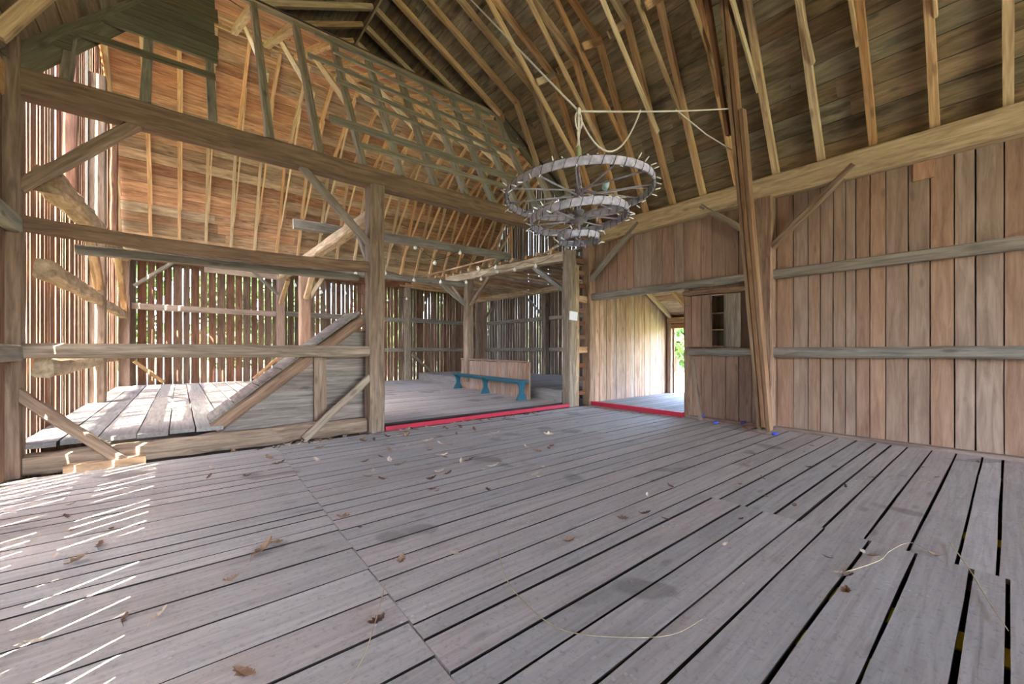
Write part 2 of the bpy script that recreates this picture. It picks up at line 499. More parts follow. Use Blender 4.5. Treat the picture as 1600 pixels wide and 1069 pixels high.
# ------------------------------------------------------------------ right wall of the main room
wr = empty('wall_right', label='brown vertical board wall with grey girts, right of the room', cat='wall', kind='structure')
ys = [2.72]
xw = XR + 0.0125
edges = [-0.45, -0.22, 0.03, 0.26, 0.44, 0.66, 0.87, 1.1, 1.27, 1.43, 1.55, 1.7, 1.86, 2.02, 2.22, 2.46]
pre = [YB]
while pre[-1] < -0.75: pre.append(pre[-1] + R.uniform(0.2, 0.3))
edges = pre + edges
for i in range(len(edges) - 1):
    a, b = edges[i], edges[i + 1]
    c = (a + b) / 2
    bar('board', (xw + R.uniform(-.005, .005), c, 0.0), (xw + R.uniform(-.005, .005), c, 4.0), b - a - R.uniform(0.006, 0.016), 0.024, M['wall'], wr, up=(1, 0, 0), seg=5, wob=0.003)
wall_boards(wr, 'y', xw, 2.46, 3.97, 0.0, 4.0, M['wall'], wr=(0.17, 0.25), gap=(0.006, 0.014))
bar('outer_board', (xw + 0.046, 3.82, -0.5), (xw + 0.046, 3.82, 2.7), 0.26, 0.02, M['greywall'], wr, up=(1, 0, 0))
a = YB
while a < 6.4:   # outer layer of siding closing the cracks
    if a > 3.75: bar('outer_board', (xw + 0.045, a + 0.2, 2.6), (xw + 0.045, a + 0.2, 4.25), 0.4, 0.02, M['greywall'], wr, up=(1, 0, 0))
    else: bar('outer_board', (xw + 0.045, a + 0.2, -0.5), (xw + 0.045, a + 0.2, 4.25), 0.4, 0.02, M['greywall'], wr, up=(1, 0, 0))
    a += 0.4
wall_boards(wr, 'y', xw, 3.92, 6.5, 2.52, 4.0, M['wall'], wr=(0.15, 0.27), gap=(0.006, 0.014))
xt = 7.66
timber('plate', (xt, YB, 4.02), (xt, 6.5, 4.02), 0.2, 0.36, M['plate'], wr, seg=24, rough=0.012)
timber('girt', (7.68, YB, 2.57), (7.68, 2.47, 2.57), 0.13, 0.155, M['girt'], wr, seg=14, rough=0.007)
timber('girt', (7.68, YB, 1.275), (7.68, 2.47, 1.275), 0.13, 0.155, M['girt'], wr, seg=14, rough=0.007, ch=0.03)
timber('girt', (7.68, 2.7, 1.275), (7.68, 3.93, 1.275), 0.13, 0.14, M['girt'], wr, seg=6, rough=0.007, ch=0.03)
timber('door_header', (7.67, 2.7, 2.575), (7.67, 6.35, 2.575), 0.16, 0.15, M['girt'], wr, seg=14, rough=0.008, ch=0.025)
timber('post', (7.64, 2.59, 0.0), (7.64, 2.59, 3.86), 0.24, 0.22, M['post'], wr, up=(1, 0, 0), seg=9)
timber('post', (7.64, -2.2, 0.0), (7.64, -2.2, 3.86), 0.24, 0.22, M['post'], wr, up=(1, 0, 0), seg=9)
timber('post', (7.66, 6.42, 0.0), (7.66, 6.42, 3.9), 0.24, 0.22, M['post'], wr, up=(1, 0, 0), seg=9)
timber('brace', (7.6, 2.48, 3.02), (7.6, 1.42, 4.0), 0.1, 0.1, M['post'], wr, up=(1, 0, 0), seg=5)
timber('brace', (7.6, 2.7, 3.22), (7.6, 3.66, 4.02), 0.1, 0.1, M['post'], wr, up=(1, 0, 0), seg=5)
timber('brace', (7.6, 6.32, 3.0), (7.6, 5.0, 4.04), 0.1, 0.1, M['girt'], wr, up=(1, 0, 0), seg=5)
timber('brace', (7.6, -2.1, 3.02), (7.6, -0.3, 4.02), 0.1, 0.1, M['plate'], wr, up=(1, 0, 0), seg=5)
bar('patch_board', (7.735, 0.72, 3.84), (7.735, 0.72, 3.6), 0.2, 0.02, M['exterior'], wr, up=(1, 0, 0))
for (ya, za, zb2) in ((3.97, 0.0, 2.5),):
    timber('door_jamb', (7.7, ya, za), (7.7, ya, zb2), 0.1, 0.14, M['post'], wr, up=(1, 0, 0), seg=6, rough=0.004)
timber('rail', (7.66, 2.72, 2.38), (7.66, 4.03, 2.41), 0.11, 0.1, M['post'], wr, seg=5, rough=0.005)

# ------------------------------------------------------------------ left and back walls of the main room
wlft = empty('wall_left', label='board wall with sunlit cracks, left of the main room', cat='wall', kind='structure')
wall_boards(wlft, 'y', XL - 0.012, 1.0, 6.4, -0.5, 2.62, M['gapwall'], wr=(0.15, 0.24), gap=(0.009, 0.024), wob=0.006, th=0.018)
wall_boards(wlft, 'y', XL - 0.03, 1.0, 6.4, 2.6, 4.2, M['gapwall'], wr=(0.16, 0.26), gap=(-0.01, 0.006), wob=0.004)
wall_boards(wlft, 'y', XL - 0.012, YB, 1.0, -0.5, 4.2, M['gapwall'], wr=(0.2, 0.28), gap=(-0.004, 0.004), wob=0.002, hole=None)
bar('skirting', (XL - 0.03, YB, -0.25), (XL - 0.03, YW, -0.25), 0.5, 0.03, M['greywall'], wlft, up=(1, 0, 0))
timber('plate', (XL - 0.1, YB, 4.02), (XL - 0.1, 6.4, 4.02), 0.2, 0.34, M['plate'], wlft, seg=10)
for z in (1.28, 2.58):
    timber('girt', (XL + 0.06, 0.9, z), (XL + 0.06, 6.35, z), 0.12, 0.16, M['girt'], wlft, seg=8)
timber('post', (XL + 0.1, 0.8, 0), (XL + 0.1, 0.8, 3.9), 0.22, 0.22, M['post'], wlft, up=(1, 0, 0))
wb = empty('wall_back', label='board gable wall behind the viewer', cat='wall', kind='structure')
wall_boards(wb, 'x', YB, XL, XR, -0.5, lambda x: roof_main(x) + 0.05, M['wall'], wr=(0.24, 0.32), gap=(-0.004, 0.002), wob=0.0, hole=[(-1.2, 6.0, -0.05, 4.1)])

# ------------------------------------------------------------------ walls of the wing
ww = empty('wall_wing_left', label='tall gable wall of gappy brown boards with daylight between them', cat='wall', kind='structure')
wall_boards(ww, 'y', XL - 0.012, YF, YW, -0.5, lambda y: roof_wing(y) + 0.08, M['gapwall'], wr=(0.13, 0.21), gap=(0.012, 0.036), wob=0.008, th=0.014)
wfar = empty('wall_wing_far', label='far wall of gappy brown boards with green light between them', cat='wall', kind='structure')
wall_boards(wfar, 'x', YW, XL, 2.65, -0.5, 4.12, M['gapwall'], wr=(0.18, 0.25), gap=(0.014, 0.03), wob=0.005)
wall_boards(wfar, 'x', YW, 2.65, XE, -0.5, 4.12, M['gapwall'], wr=(0.13, 0.21), gap=(0.004, 0.022), wob=0.006)
wend = empty('wall_wing_right', label='end wall of narrow dark gappy boards under the loft', cat='wall', kind='structure')
wall_boards(wend, 'y', XE, YF + 0.1, YW, -0.5, lambda y: roof_wing(y) + 0.08, M['greywall'], wr=(0.13, 0.22), gap=(0.006, 0.032), wob=0.008)
wn2 = empty('wall_entry', label='tan vertical board wall seen through the side doorway', cat='wall', kind='structure')
wall_boards(wn2, 'x', 6.56, XR + 0.03, XE + 0.1, 0.0, 4.2, M['exterior'], wr=(0.1, 0.17), gap=(0.004, 0.009), wob=0.002)
bar('backing_board', (XR + 0.03, 6.6, 2.1), (XE + 0.1, 6.6, 2.1), 4.2, 0.02, M['greywall'], wn2, up=(0, 1, 0))

# girts, plates and posts of those walls
timber('girt', (-1.15, 6.7, 1.1), (-1.2, 11.0, 1.12), 0.16, 0.2, M['hewn'], ww, seg=14, rough=0.014, ch=0.03)
timber('girt', (-1.15, 6.7, 2.2), (-1.2, 11.0, 2.28), 0.16, 0.2, M['hewn'], ww, seg=14, rough=0.014, ch=0.03)
timber('girt', (-1.2, 11.2, 2.25), (-1.2, 16.0, 2.3), 0.14, 0.18, M['hewn'], ww, seg=8, rough=0.012)
timber('girt', (-1.2, 11.2, 1.15), (-1.2, 16.0, 1.15), 0.14, 0.18, M['hewn'], ww, seg=8, rough=0.012)
timber('plate', (-1.14, 6.75, 3.2), (-1.2, 11.2, 3.62), 0.24, 0.26, M['hewn'], ww, seg=16, rough=0.02, ch=0.04)
timber('plate', (-1.2, 11.2, 3.62), (-1.2, 16.0, 3.95), 0.22, 0.24, M['hewn'], ww, seg=10, rough=0.018, ch=0.04)
timber('post', (-1.22, 11.15, 0.1), (-1.22, 11.15, 6.6), 0.24, 0.24, M['post'], ww, up=(1, 0, 0), seg=10)
timber('post', (-1.2, 15.85, 0.1), (-1.2, 15.85, 4.1), 0.24, 0.24, M['wall'], ww, up=(1, 0, 0), seg=8)
timber('post', (-1.24, 8.7, 3.4), (-1.24, 8.7, 7.2), 0.2, 0.16, M['gapwall'], ww, up=(1, 0, 0), seg=8)
timber('post', (-1.24, 13.8, 3.7), (-1.24, 13.8, 7.2), 0.2, 0.16, M['gapwall'], ww, up=(1, 0, 0), seg=8)
timber('brace', (-1.18, 11.0, 2.5), (-1.18, 9.7, 3.4), 0.12, 0.14, M['hewn'], ww, up=(1, 0, 0), seg=6, rough=0.012)
timber('brace', (-1.18, 15.7, 2.4), (-1.18, 13.9, 3.7), 0.12, 0.14, M['hewn'], ww, up=(1, 0, 0), seg=6, rough=0.012)
for x, mt in ((2.7, 'wall'), (7.35, 'post'), (XE - 0.2, 'post')):
    timber('post', (x, YW - 0.14, 0.05), (x, YW - 0.14, 4.1), 0.24, 0.22, M[mt], wfar, up=(0, 1, 0), seg=8)
for (a, b) in ((-1.05, 2.55), (2.85, 7.2), (7.5, XE - 0.3)):
    timber('girt', (a, YW - 0.1, 2.58), (b, YW - 0.1, 2.55), 0.14, 0.17, M['wall' if a < 2 else 'girt'], wfar, seg=7, rough=0.012)
    timber('girt', (a, YW - 0.1, 1.36), (b, YW - 0.1, 1.33), 0.14, 0.14, M['wall' if a < 2 else 'girt'], wfar, seg=7, rough=0.01)
timber('plate', (XL, YW - 0.12, 4.02), (XE, YW - 0.12, 4.02), 0.22, 0.24, M['beam'], wfar, seg=14)
bar('board', (0.6, YW - 0.2, 3.84), (2.6, YW - 0.2, 3.82), 0.2, 0.03, M['exterior'], wfar, up=(0, 1, 0))
timber('brace', (-1.0, YW - 0.2, 3.15), (-0.1, YW - 0.2, 3.98), 0.1, 0.1, M['girt'], wfar, up=(0, 1, 0), seg=4)
timber('brace', (1.8, YW - 0.2, 4.0), (2.62, YW - 0.2, 3.22), 0.1, 0.1, M['girt'], wfar, up=(0, 1, 0), seg=4)
timber('brace', (-1.0, YW - 0.2, 1.0), (-0.35, YW - 0.2, 0.36), 0.1, 0.1, M['plate'], wfar, up=(0, 1, 0), seg=4)
timber('brace', (1.9, YW - 0.2, 0.36), (2.6, YW - 0.2, 1.05), 0.1, 0.1, M['plate'], wfar, up=(0, 1, 0), seg=4)
timber('brace', (7.5, YW - 0.25, 1.15), (8.4, YW - 0.25, 0.4), 0.1, 0.1, M['post'], wfar, up=(0, 1, 0), seg=4)
for z in (2.58, 1.34):
    timber('girt', (XE - 0.1, 6.7, z), (XE - 0.1, 11.5, z), 0.14, 0.15, M['girt'], wend, seg=7, rough=0.012)
    timber('girt', (XE - 0.1, 11.9, z), (XE - 0.1, 15.8, z), 0.14, 0.15, M['girt'], wend, seg=7, rough=0.012)
timber('post', (XE - 0.14, 11.7, 0.3), (XE - 0.14, 11.7, 3.6), 0.24, 0.22, M['post'], wend, up=(1, 0, 0), seg=8)
timber('brace', (XE - 0.2, 11.75, 2.7), (XE - 0.2, 12.7, 3.45), 0.09, 0.09, M['girt'], wend, up=(1, 0, 0), seg=4)
timber('brace', (XE - 0.2, 15.7, 2.9), (XE - 0.2, 14.9, 3.5), 0.09, 0.09, M['post'], wend, up=(1, 0, 0), seg=4)
timber('post', (XE - 0.12, 8.2, 3.6), (XE - 0.12, 8.2, 7.0), 0.18, 0.14, M['rafter'], wend, up=(1, 0, 0), seg=6)
timber('post', (XE - 0.12, 13.9, 3.6), (XE - 0.12, 13.9, 7.0), 0.18, 0.14, M['rafter'], wend, up=(1, 0, 0), seg=6)

# ------------------------------------------------------------------ roofs (ceiling boards, rafters)
cm = empty('ceiling_main', label='dark board gambrel roof over the main room', cat='ceiling', kind='structure')
cw = empty('ceiling_wing', label='warm sunlit board gambrel roof over the wing', cat='ceiling', kind='structure')

def valley(x):
    """how far (Y) a course of the main roof runs before it meets the wing roof"""
    t = min(x - XL, XR - x)
    if t < INSET: return YF + INSET * (t / INSET)
    return YF + INSET + (YC - YF - INSET) * (t - INSET) / ((XR - XL) / 2 - INSET)

def courses(parent, P0, P1, n, lo, hi, along, mat, plen, outn, off=0.075):
    """sheathing boards of one slope; P0,P1 = (s,z) cross-section ends"""
    d0 = (Vector(P1) - Vector(P0)).normalized()
    P0 = Vector(P0) - d0 * 0.022; P1 = Vector(P1) + d0 * (0.04 if abs(d0.y) < 0.7 else 0.024)
    e = P1 - P0
    nrm = Vector((-e.y, e.x)).normalized()
    if nrm.y < 0: nrm = -nrm
    w = e.length / n
    for i in range(n):
        c = Vector(P0) + e * ((i + 0.5) / n)
        l0 = lo(c.x) if callable(lo) else lo
        l1 = hi(c.x) if callable(hi) else hi
        if l1 - l0 < 0.1: continue
        cs = cuts(l0, l1, *plen)
        for k in range(len(cs) - 1):
            q = c + nrm * (off + R.uniform(-0.004, 0.004))
            if along == 'y':
                p0, p1, up = (q.x, cs[k], q.y), (q.x, cs[k + 1], q.y), (nrm.x, 0, nrm.y)
            else:
                p0, p1, up = (cs[k], q.x, q.y), (cs[k + 1], q.x, q.y), (0, nrm.x, nrm.y)
            bar('roof_board', p0, p1, w - R.uniform(0.005, 0.012), 0.022, mat, parent, up)

def cover(parent, P0, P1, quad, along, off=0.11):
    """the roofing on the outside of one slope"""
    e = Vector((P1[0] - P0[0], P1[1] - P0[1])); nrm = Vector((-e.y, e.x)).normalized()
    if nrm.y < 0: nrm = -nrm
    v = []
    for o in (off, off + 0.03):
        for (u, s) in quad:
            q = Vector(P0) + e * u + nrm * o
            v.append((q.x, s, q.y) if along == 'y' else (s, q.x, q.y))
    mesh_obj('roofing', v, [(0, 1, 2, 3), (7, 6, 5, 4), (0, 4, 5, 1), (1, 5, 6, 2), (2, 6, 7, 3), (3, 7, 4, 0)], M['roofing'], parent)

KR, KL = XR - INSET, XL + INSET
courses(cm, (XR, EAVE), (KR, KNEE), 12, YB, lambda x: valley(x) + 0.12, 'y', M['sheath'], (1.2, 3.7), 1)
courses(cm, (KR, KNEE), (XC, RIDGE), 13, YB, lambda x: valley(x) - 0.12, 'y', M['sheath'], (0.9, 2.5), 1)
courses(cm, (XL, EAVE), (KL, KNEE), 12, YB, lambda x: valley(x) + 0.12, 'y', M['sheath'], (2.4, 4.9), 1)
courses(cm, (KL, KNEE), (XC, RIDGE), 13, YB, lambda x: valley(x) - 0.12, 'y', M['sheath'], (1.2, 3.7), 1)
for (a, b, z0, z1) in ((XR + 0.15, KR, EAVE - 0.27, KNEE), (KR, XC, KNEE, RIDGE), (XL - 0.15, KL, EAVE - 0.27, KNEE), (KL, XC, KNEE, RIDGE)):
    cover(cm, (a, z0), (b, z1), [(-0.04, YB - 0.3), (1.05, YB - 0.3), (1.05, valley(b) + 0.02), (-0.04, valley(min(max(a, XL), XR)) + 0.02)], 'y')
bar('ridge_board', (XC, YB, RIDGE - 0.03), (XC, YC, RIDGE - 0.03), 0.04, 0.16, M['rafter'], cm)

NF, NK = YF + INSET, YW - INSET
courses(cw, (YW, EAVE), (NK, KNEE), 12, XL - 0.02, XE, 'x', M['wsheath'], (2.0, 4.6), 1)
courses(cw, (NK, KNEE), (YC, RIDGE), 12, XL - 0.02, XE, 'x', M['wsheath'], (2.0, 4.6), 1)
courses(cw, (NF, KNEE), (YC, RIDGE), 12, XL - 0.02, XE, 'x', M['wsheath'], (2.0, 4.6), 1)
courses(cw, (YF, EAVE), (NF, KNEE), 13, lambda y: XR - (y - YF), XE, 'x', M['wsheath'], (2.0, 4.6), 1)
cover(cw, (YW + 0.15, EAVE - 0.27), (NK, KNEE), [(-0.04, XL - 0.3), (1.05, XL - 0.3), (1.05, XE + 0.3), (-0.04, XE + 0.3)], 'x')
cover(cw, (NK, KNEE), (YC, RIDGE), [(-0.04, XL - 0.3), (1.05, XL - 0.3), (1.05, XE + 0.3), (-0.04, XE + 0.3)], 'x')
cover(cw, (NF, KNEE), (YC, RIDGE), [(0.03, XL - 0.3), (1.05, XL - 0.3), (1.05, XE + 0.3), (0.03, XE + 0.3)], 'x')
cover(cw, (YF - 0.15, EAVE - 0.27), (NF, KNEE), [(0, XR + 0.1), (1.02, KR), (1.02, XE + 0.3), (0, XE + 0.3)], 'x')
bar('ridge_board', (XL, YC, RIDGE + 0.03), (XE, YC, RIDGE + 0.03), 0.04, 0.1, M['wrafter'], cw)

def lerp(a, b, t): return tuple(a[i] + (b[i] - a[i]) * t for i in range(len(a)))

def truss(parent, ps, along, s, mat, cmat, w=0.085, d=0.11, lower=True, upper=True, chord=True, side=1, lmat=None, block=True):
    """one side of a gambrel truss. ps = eave, knee, ridge in (a,z); s = place along the roof"""
    E, K, T = ps
    P = (lambda q, o=0: (q[0], s + o, q[1])) if along == 'y' else (lambda q, o=0: (s + o, q[0], q[1]))
    upv = (0, 0, 1)
    if lower: bar('rafter', P(E), P(lerp(E, K, 1.02)), w, d, lmat or mat, parent, up=upv, seg=4, wob=0.004)
    if upper: bar('rafter', P(K), P(T), w, d, mat, parent, up=upv, seg=4, wob=0.004)
    if chord:
        a = lerp(E, K, 0.42 + R.uniform(-0.03, 0.03)); b = lerp(K, T, 0.62 + R.uniform(-0.04, 0.04))
        o = side * (w / 2 + 0.016)
        bar('truss_chord', P(a, o), P(b, o), 0.03, 0.12, cmat, parent, up=upv, seg=2, wob=0.003)
        mid = lerp(a, b, 0.5)
        if block: bar('truss_block', P(lerp(K, mid, 0.05), -o), P(lerp(K, mid, 1.06), -o), 0.03, 0.13, cmat, parent, up=upv)

y = -10.37
k = 0
while y < YC - 0.3:
    lowR = y < YF + 0.05
    E = (XR - 0.05, EAVE); K = (KR, KNEE); T = (XC + 0.03, RIDGE)
    E2 = (XL + 0.05, EAVE); K2 = (KL, KNEE); T2 = (XC - 0.03, RIDGE)
    if not lowR:
        # jack rafters beyond the frame stop at the valley
        if y < NF - 0.1:
            t = (y - YF) / INSET
            truss(cm, (lerp(E, K, t), K, T), 'y', y, M['rafter'], M['rafter'], chord=False)
            truss(cm, (lerp(E2, K2, t), K2, T2), 'y', y, M['rafter'], M['rafter'], chord=False, lower=False)
        else:
            t = (y - NF) / (YC - NF)
            for a, b in ((K, T), (K2, T2)):
                truss(cm, (a, lerp(a, b, min(t + 0.13, 0.97)), b), 'y', y, M['rafter'], M['rafter'], lower=False, chord=False)
    else:
        truss(cm, (E, K, T), 'y', y, M['rafter'], M['chord'] if k % 3 == 0 else M['rafter'], side=1 if k % 2 else -1)
        truss(cm, (E2, K2, T2), 'y', y - 0.2, M['rafter'], M['rafter'], chord=y < 5.0)
    y += 0.61; k += 1

x = -0.95
k = 0
while x < XE - 0.1:
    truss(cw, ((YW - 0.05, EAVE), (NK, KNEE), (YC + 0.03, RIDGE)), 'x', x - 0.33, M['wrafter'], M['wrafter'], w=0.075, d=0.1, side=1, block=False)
    if x < 7.7:
        # bare lower rafters over the open frame, grey and weathered
        top = 1.0 if x < KR else max(0.15, (XR - x) / INSET)
        Kp = lerp((YF, EAVE), (NF, KNEE), top)
        truss(cw, ((YF, EAVE), Kp, (YC, RIDGE)), 'x', x, M['wrafter'], M['chord'], w=0.09, d=0.12, upper=False, chord=False, lmat=M['greystud'])
        if x < KR:
            truss(cw, ((YF, EAVE), (NF, KNEE), (YC - 0.03, RIDGE)), 'x', x, M['wrafter'], M['chord'], w=0.11, d=0.13, lower=False, block=False)
    x += 0.64; k += 1
truss(cw, ((YW - 0.05, EAVE), (NK, KNEE), (YC + 0.03, RIDGE)), 'x', XE - 0.12, M['wrafter'], M['wrafter'])

def on_slope(x, z, out=0.08):
    """a point on the bare lower slope of the wing roof, out = towards the main room"""
    t = (z - EAVE) / (KNEE - EAVE)
    n = Vector((0, -(KNEE - EAVE), INSET)).normalized()
    return Vector((x, YF + INSET * t, z)) + n * out
SN = (0, -(KNEE - EAVE), INSET)
for (x0, z0, x1, z1, w) in ((1.89, 6.98, 5.76, 6.93, 0.11), (2.16, 6.7, 5.69, 6.5, 0.09), (1.69, 6.3, 6.32, 6.18, 0.1), (2.09, 5.93, 5.82, 5.78, 0.11),
                            (2.38, 5.62, 5.5, 5.58, 0.08), (1.84, 4.93, 5.75, 5.02, 0.17), (2.22, 4.55, 5.5, 4.7, 0.12)):
    bar('lath', on_slope(x0, z0), on_slope(x1, z1), w, 0.03, M['greystud'], cw, up=SN, seg=5, wob=0.006)
bar('lath', on_slope(-0.98, 4.92), on_slope(0.38, 4.97), 0.11, 0.03, M['panel'], cw, up=SN, seg=3, wob=0.004)
for (x0, x1, z0, z1) in ((-1.3, -0.93, 4.6, 4.9), (-1.25, -0.93, 4.92, 5.18), (-1.15, 0.42, 5.25, 5.52), (-1.0, 0.44, 5.53, 5.82), (-0.85, 0.4, 5.83, 6.12), (-0.65, 0.45, 6.13, 6.42), (-0.5, 0.42, 6.43, 6.72), (-0.3, 0.44, 6.73, 7.02)):
    k2 = math.hypot(INSET, KNEE - EAVE) / (KNEE - EAVE)
    bar('panel_board', on_slope(x0, (z0 + z1) / 2), on_slope(x1, (z0 + z1) / 2), (z1 - z0) * k2 - 0.006, 0.026, M['panel'], cw, up=SN, seg=3, wob=0.003)
# valley boards where the two roofs meet
for (xa, xb) in ((XR, KR), (XL, KL)):
    s = -1 if xa > 3 else 1
    bar('valley_board', (xa + s * 0.05, YF - 0.06, EAVE), (xb + s * 0.02, NF - 0.05, KNEE), 0.26, 0.05, M['panel'], cm, up=(s, -1, 0.6), seg=3)
bar('knee_plate', (KL, NF - 0.02, KNEE + 0.02), (KR, NF - 0.02, KNEE + 0.02), 0.06, 0.05, M['greystud'], cw, seg=4)

# ------------------------------------------------------------------ open timber frame between room and wing
tf = empty('timber_frame', (XL, YF, 0), label='open heavy timber frame of posts, rails and braces between room and wing', cat='timber frame')
yf = 6.48
timber('post', (-1.38, yf, 0), (-1.38, yf, 4.55), 0.25, 0.25, M['post'], tf, up=(0, 1, 0), seg=12)
timber('post', (2.44, yf, 0), (2.44, yf, 3.95), 0.24, 0.24, M['post'], tf, up=(0, 1, 0), seg=12)
timber('post', (7.03, yf, 0), (7.03, yf, 3.62), 0.22, 0.24, M['post'], tf, up=(0, 1, 0), seg=12)
timber('post', (7.2, yf - 0.02, 0), (7.2, yf - 0.02, 3.3), 0.13, 0.16, M['hewn'], tf, up=(0, 1, 0), seg=16, rough=0.014)
timber('tie_beam', (-1.3, yf, 4.06), (7.6, yf, 4.06), 0.22, 0.28, M['beam'], tf, seg=22, rough=0.008)
timber('girder', (-1.26, yf, 2.62), (2.34, yf, 2.63), 0.16, 0.15, M['beam'], tf, seg=14, bow=0.06)
timber('rail', (-1.26, yf - 0.02, 1.3), (2.34, yf - 0.02, 1.29), 0.15, 0.16, M['post'], tf, seg=16, rough=0.009, ch=0.04)
timber('brace', (-1.28, yf - 0.02, 2.98), (-0.38, yf - 0.02, 3.95), 0.11, 0.11, M['post'], tf, up=(0, 1, 0), seg=6)
timber('brace', (1.36, yf - 0.04, 3.95), (2.35, yf - 0.04, 2.98), 0.1, 0.1, M['girt'], tf, up=(0, 1, 0), seg=6)
timber('brace', (-1.34, yf - 0.06, 0.92), (-0.5, yf - 0.1, 0.04), 0.11, 0.09, M['post'], tf, up=(0, 1, 0), seg=6)
timber('brace', (1.38, yf - 0.1, 0.03), (2.36, yf - 0.06, 0.9), 0.1, 0.08, M['post'], tf, up=(0, 1, 0), seg=6)
timber('sill', (-1.25, yf + 0.06, 0.1), (2.3, yf + 0.06, 0.12), 0.2, 0.22, M['post'], tf, seg=18, rough=0.013, ch=0.03)
bar('threshold', (-0.95, 6.36, 0.04), (-0.3, 6.37, 0.04), 0.1, 0.08, M['hewn'], tf, seg=4, wob=0.01)

# inner timbers of the wing: the next line of posts, ties and hewn beams
itf = empty('wing_frame', (2.4, 11.1, 0.3), label='inner posts, hewn beams and ties standing inside the wing', cat='timber frame')
timber('post', (2.42, 11.1, 0.3), (2.42, 11.1, 3.6), 0.24, 0.24, M['wall'], itf, up=(0, 1, 0), seg=8)
timber('hewn_beam', (2.42, 6.6, 3.5), (2.42, 13.9, 3.55), 0.2, 0.2, M['hewn'], itf, seg=18, rough=0.014, ch=0.03)
timber('tie_beam', (2.42, 11.1, 3.37), (7.1, 11.1, 3.42), 0.16, 0.16, M['girt'], itf, seg=9)
timber('plank_beam', (1.75, 9.0, 3.82), (7.3, 9.0, 3.98), 0.1, 0.2, M['girt'], itf, seg=9)
timber('beam', (-0.95, 7.0, 2.5), (2.35, 7.0, 2.54), 0.14, 0.1, M['girt'], itf, seg=6)
timber('brace', (2.5, 11.05, 2.6), (2.9, 11.05, 3.3), 0.1, 0.1, M['plate'], itf, up=(0, 1, 0), seg=4)
timber('brace', (2.42, 10.95, 2.6), (2.42, 9.9, 3.4), 0.1, 0.12, M['plate'], itf, up=(1, 0, 0), seg=4)
timber('brace', (2.55, 13.8, 3.45), (2.66, 15.6, 2.9), 0.1, 0.12, M['plate'], itf, up=(1, 0, 0), seg=4)
timber('brace', (2.46, 6.65, 2.6), (2.46, 7.3, 3.4), 0.09, 0.09, M['girt'], itf, up=(1, 0, 0), seg=4)

# ------------------------------------------------------------------ loft
lo = empty('hay_loft', (7.2, 6.6, 0.36), label='rough loft deck on hewn beams and posts behind the frame', cat='loft')
timber('loft_beam', (7.1, 6.6, 3.53), (7.2, 12.3, 3.72), 0.2, 0.22, M['hewn'], lo, seg=16, rough=0.01, ch=0.02)
timber('loft_beam', (10.6, 6.7, 3.52), (10.6, 15.8, 3.6), 0.2, 0.18, M['hewn'], lo, seg=12, rough=0.015, ch=0.03)
timber('post', (7.2, 11.0, 0.3), (7.2, 11.0, 3.58), 0.24, 0.24, M['post'], lo, up=(0, 1, 0), seg=8)
timber('post', (10.6, 15.4, 0.3), (10.6, 15.4, 3.5), 0.2, 0.2, M['post'], lo, up=(0, 1, 0), seg=8, rough=0.02)
timber('brace', (7.14, 6.7, 2.72), (7.12, 7.8, 3.46), 0.1, 0.1, M['girt'], lo, up=(1, 0, 0), seg=4)
timber('brace', (7.18, 10.85, 2.75), (7.16, 9.8, 3.5), 0.1, 0.1, M['post'], lo, up=(1, 0, 0), seg=4)
timber('brace', (7.08, 11.0, 2.75), (6.2, 11.0, 3.35), 0.1, 0.1, M['girt'], lo, up=(0, 1, 0), seg=4)
timber('brace', (7.2, 11.15, 2.8), (7.25, 12.2, 3.6), 0.09, 0.09, M['post'], lo, up=(1, 0, 0), seg=4)
yj = 7.1
while yj < 15.8:
    dz = (yj - 6.6) / 5.7 * 0.17
    timber('joist', (6.98 + R.uniform(-0.05, 0.08), yj, 3.7 + dz), (XE - 0.05, yj + R.uniform(-.1, .1), 3.72 + dz * 0.4), 0.1, 0.1, M['hewn' if R.random() < .5 else 'plate'], lo, seg=6, rough=0.012, ch=0.03)
    yj += R.uniform(0.42, 0.6)
for xj in (8.0, 8.9, 9.9, 10.9):
    for ya, yb in ((6.8, 10.4), (10.6, 15.5)):
        bar('deck_board', (xj, ya, 3.9), (xj + R.uniform(-.1, .1), yb, 3.93), R.uniform(0.2, 0.32), 0.03, M['girt'], lo, seg=4, wob=0.02)
timber('pole', (7.3, 6.9, 3.98), (8.6, 9.6, 4.05), 0.07, 0.07, M['hewn'], lo, seg=6, rough=0.01)
timber('pole', (7.2, 9.4, 4.02), (7.0, 13.5, 4.05), 0.06, 0.06, M['hewn'], lo, seg=6, rough=0.01)

# ladder of short rungs between post and wall
ld = empty('post_ladder', (7.4, 6.5, 0), label='built-in ladder of short wooden rungs between post and right wall', cat='ladder')
for z in (0.3, 0.62, 0.95, 1.62, 1.95, 2.25, 2.85, 3.15, 3.42):
    bar('rung', (7.22, 6.47, z), (7.6, 6.47, z), 0.05, 0.1, M['beam'], ld, seg=2, wob=0.004)
for z in (1.32, 2.52):
    timber('block', (7.24, 6.46, z), (7.6, 6.46, z), 0.18, 0.16, M['hewn'], ld, seg=4, rough=0.008)

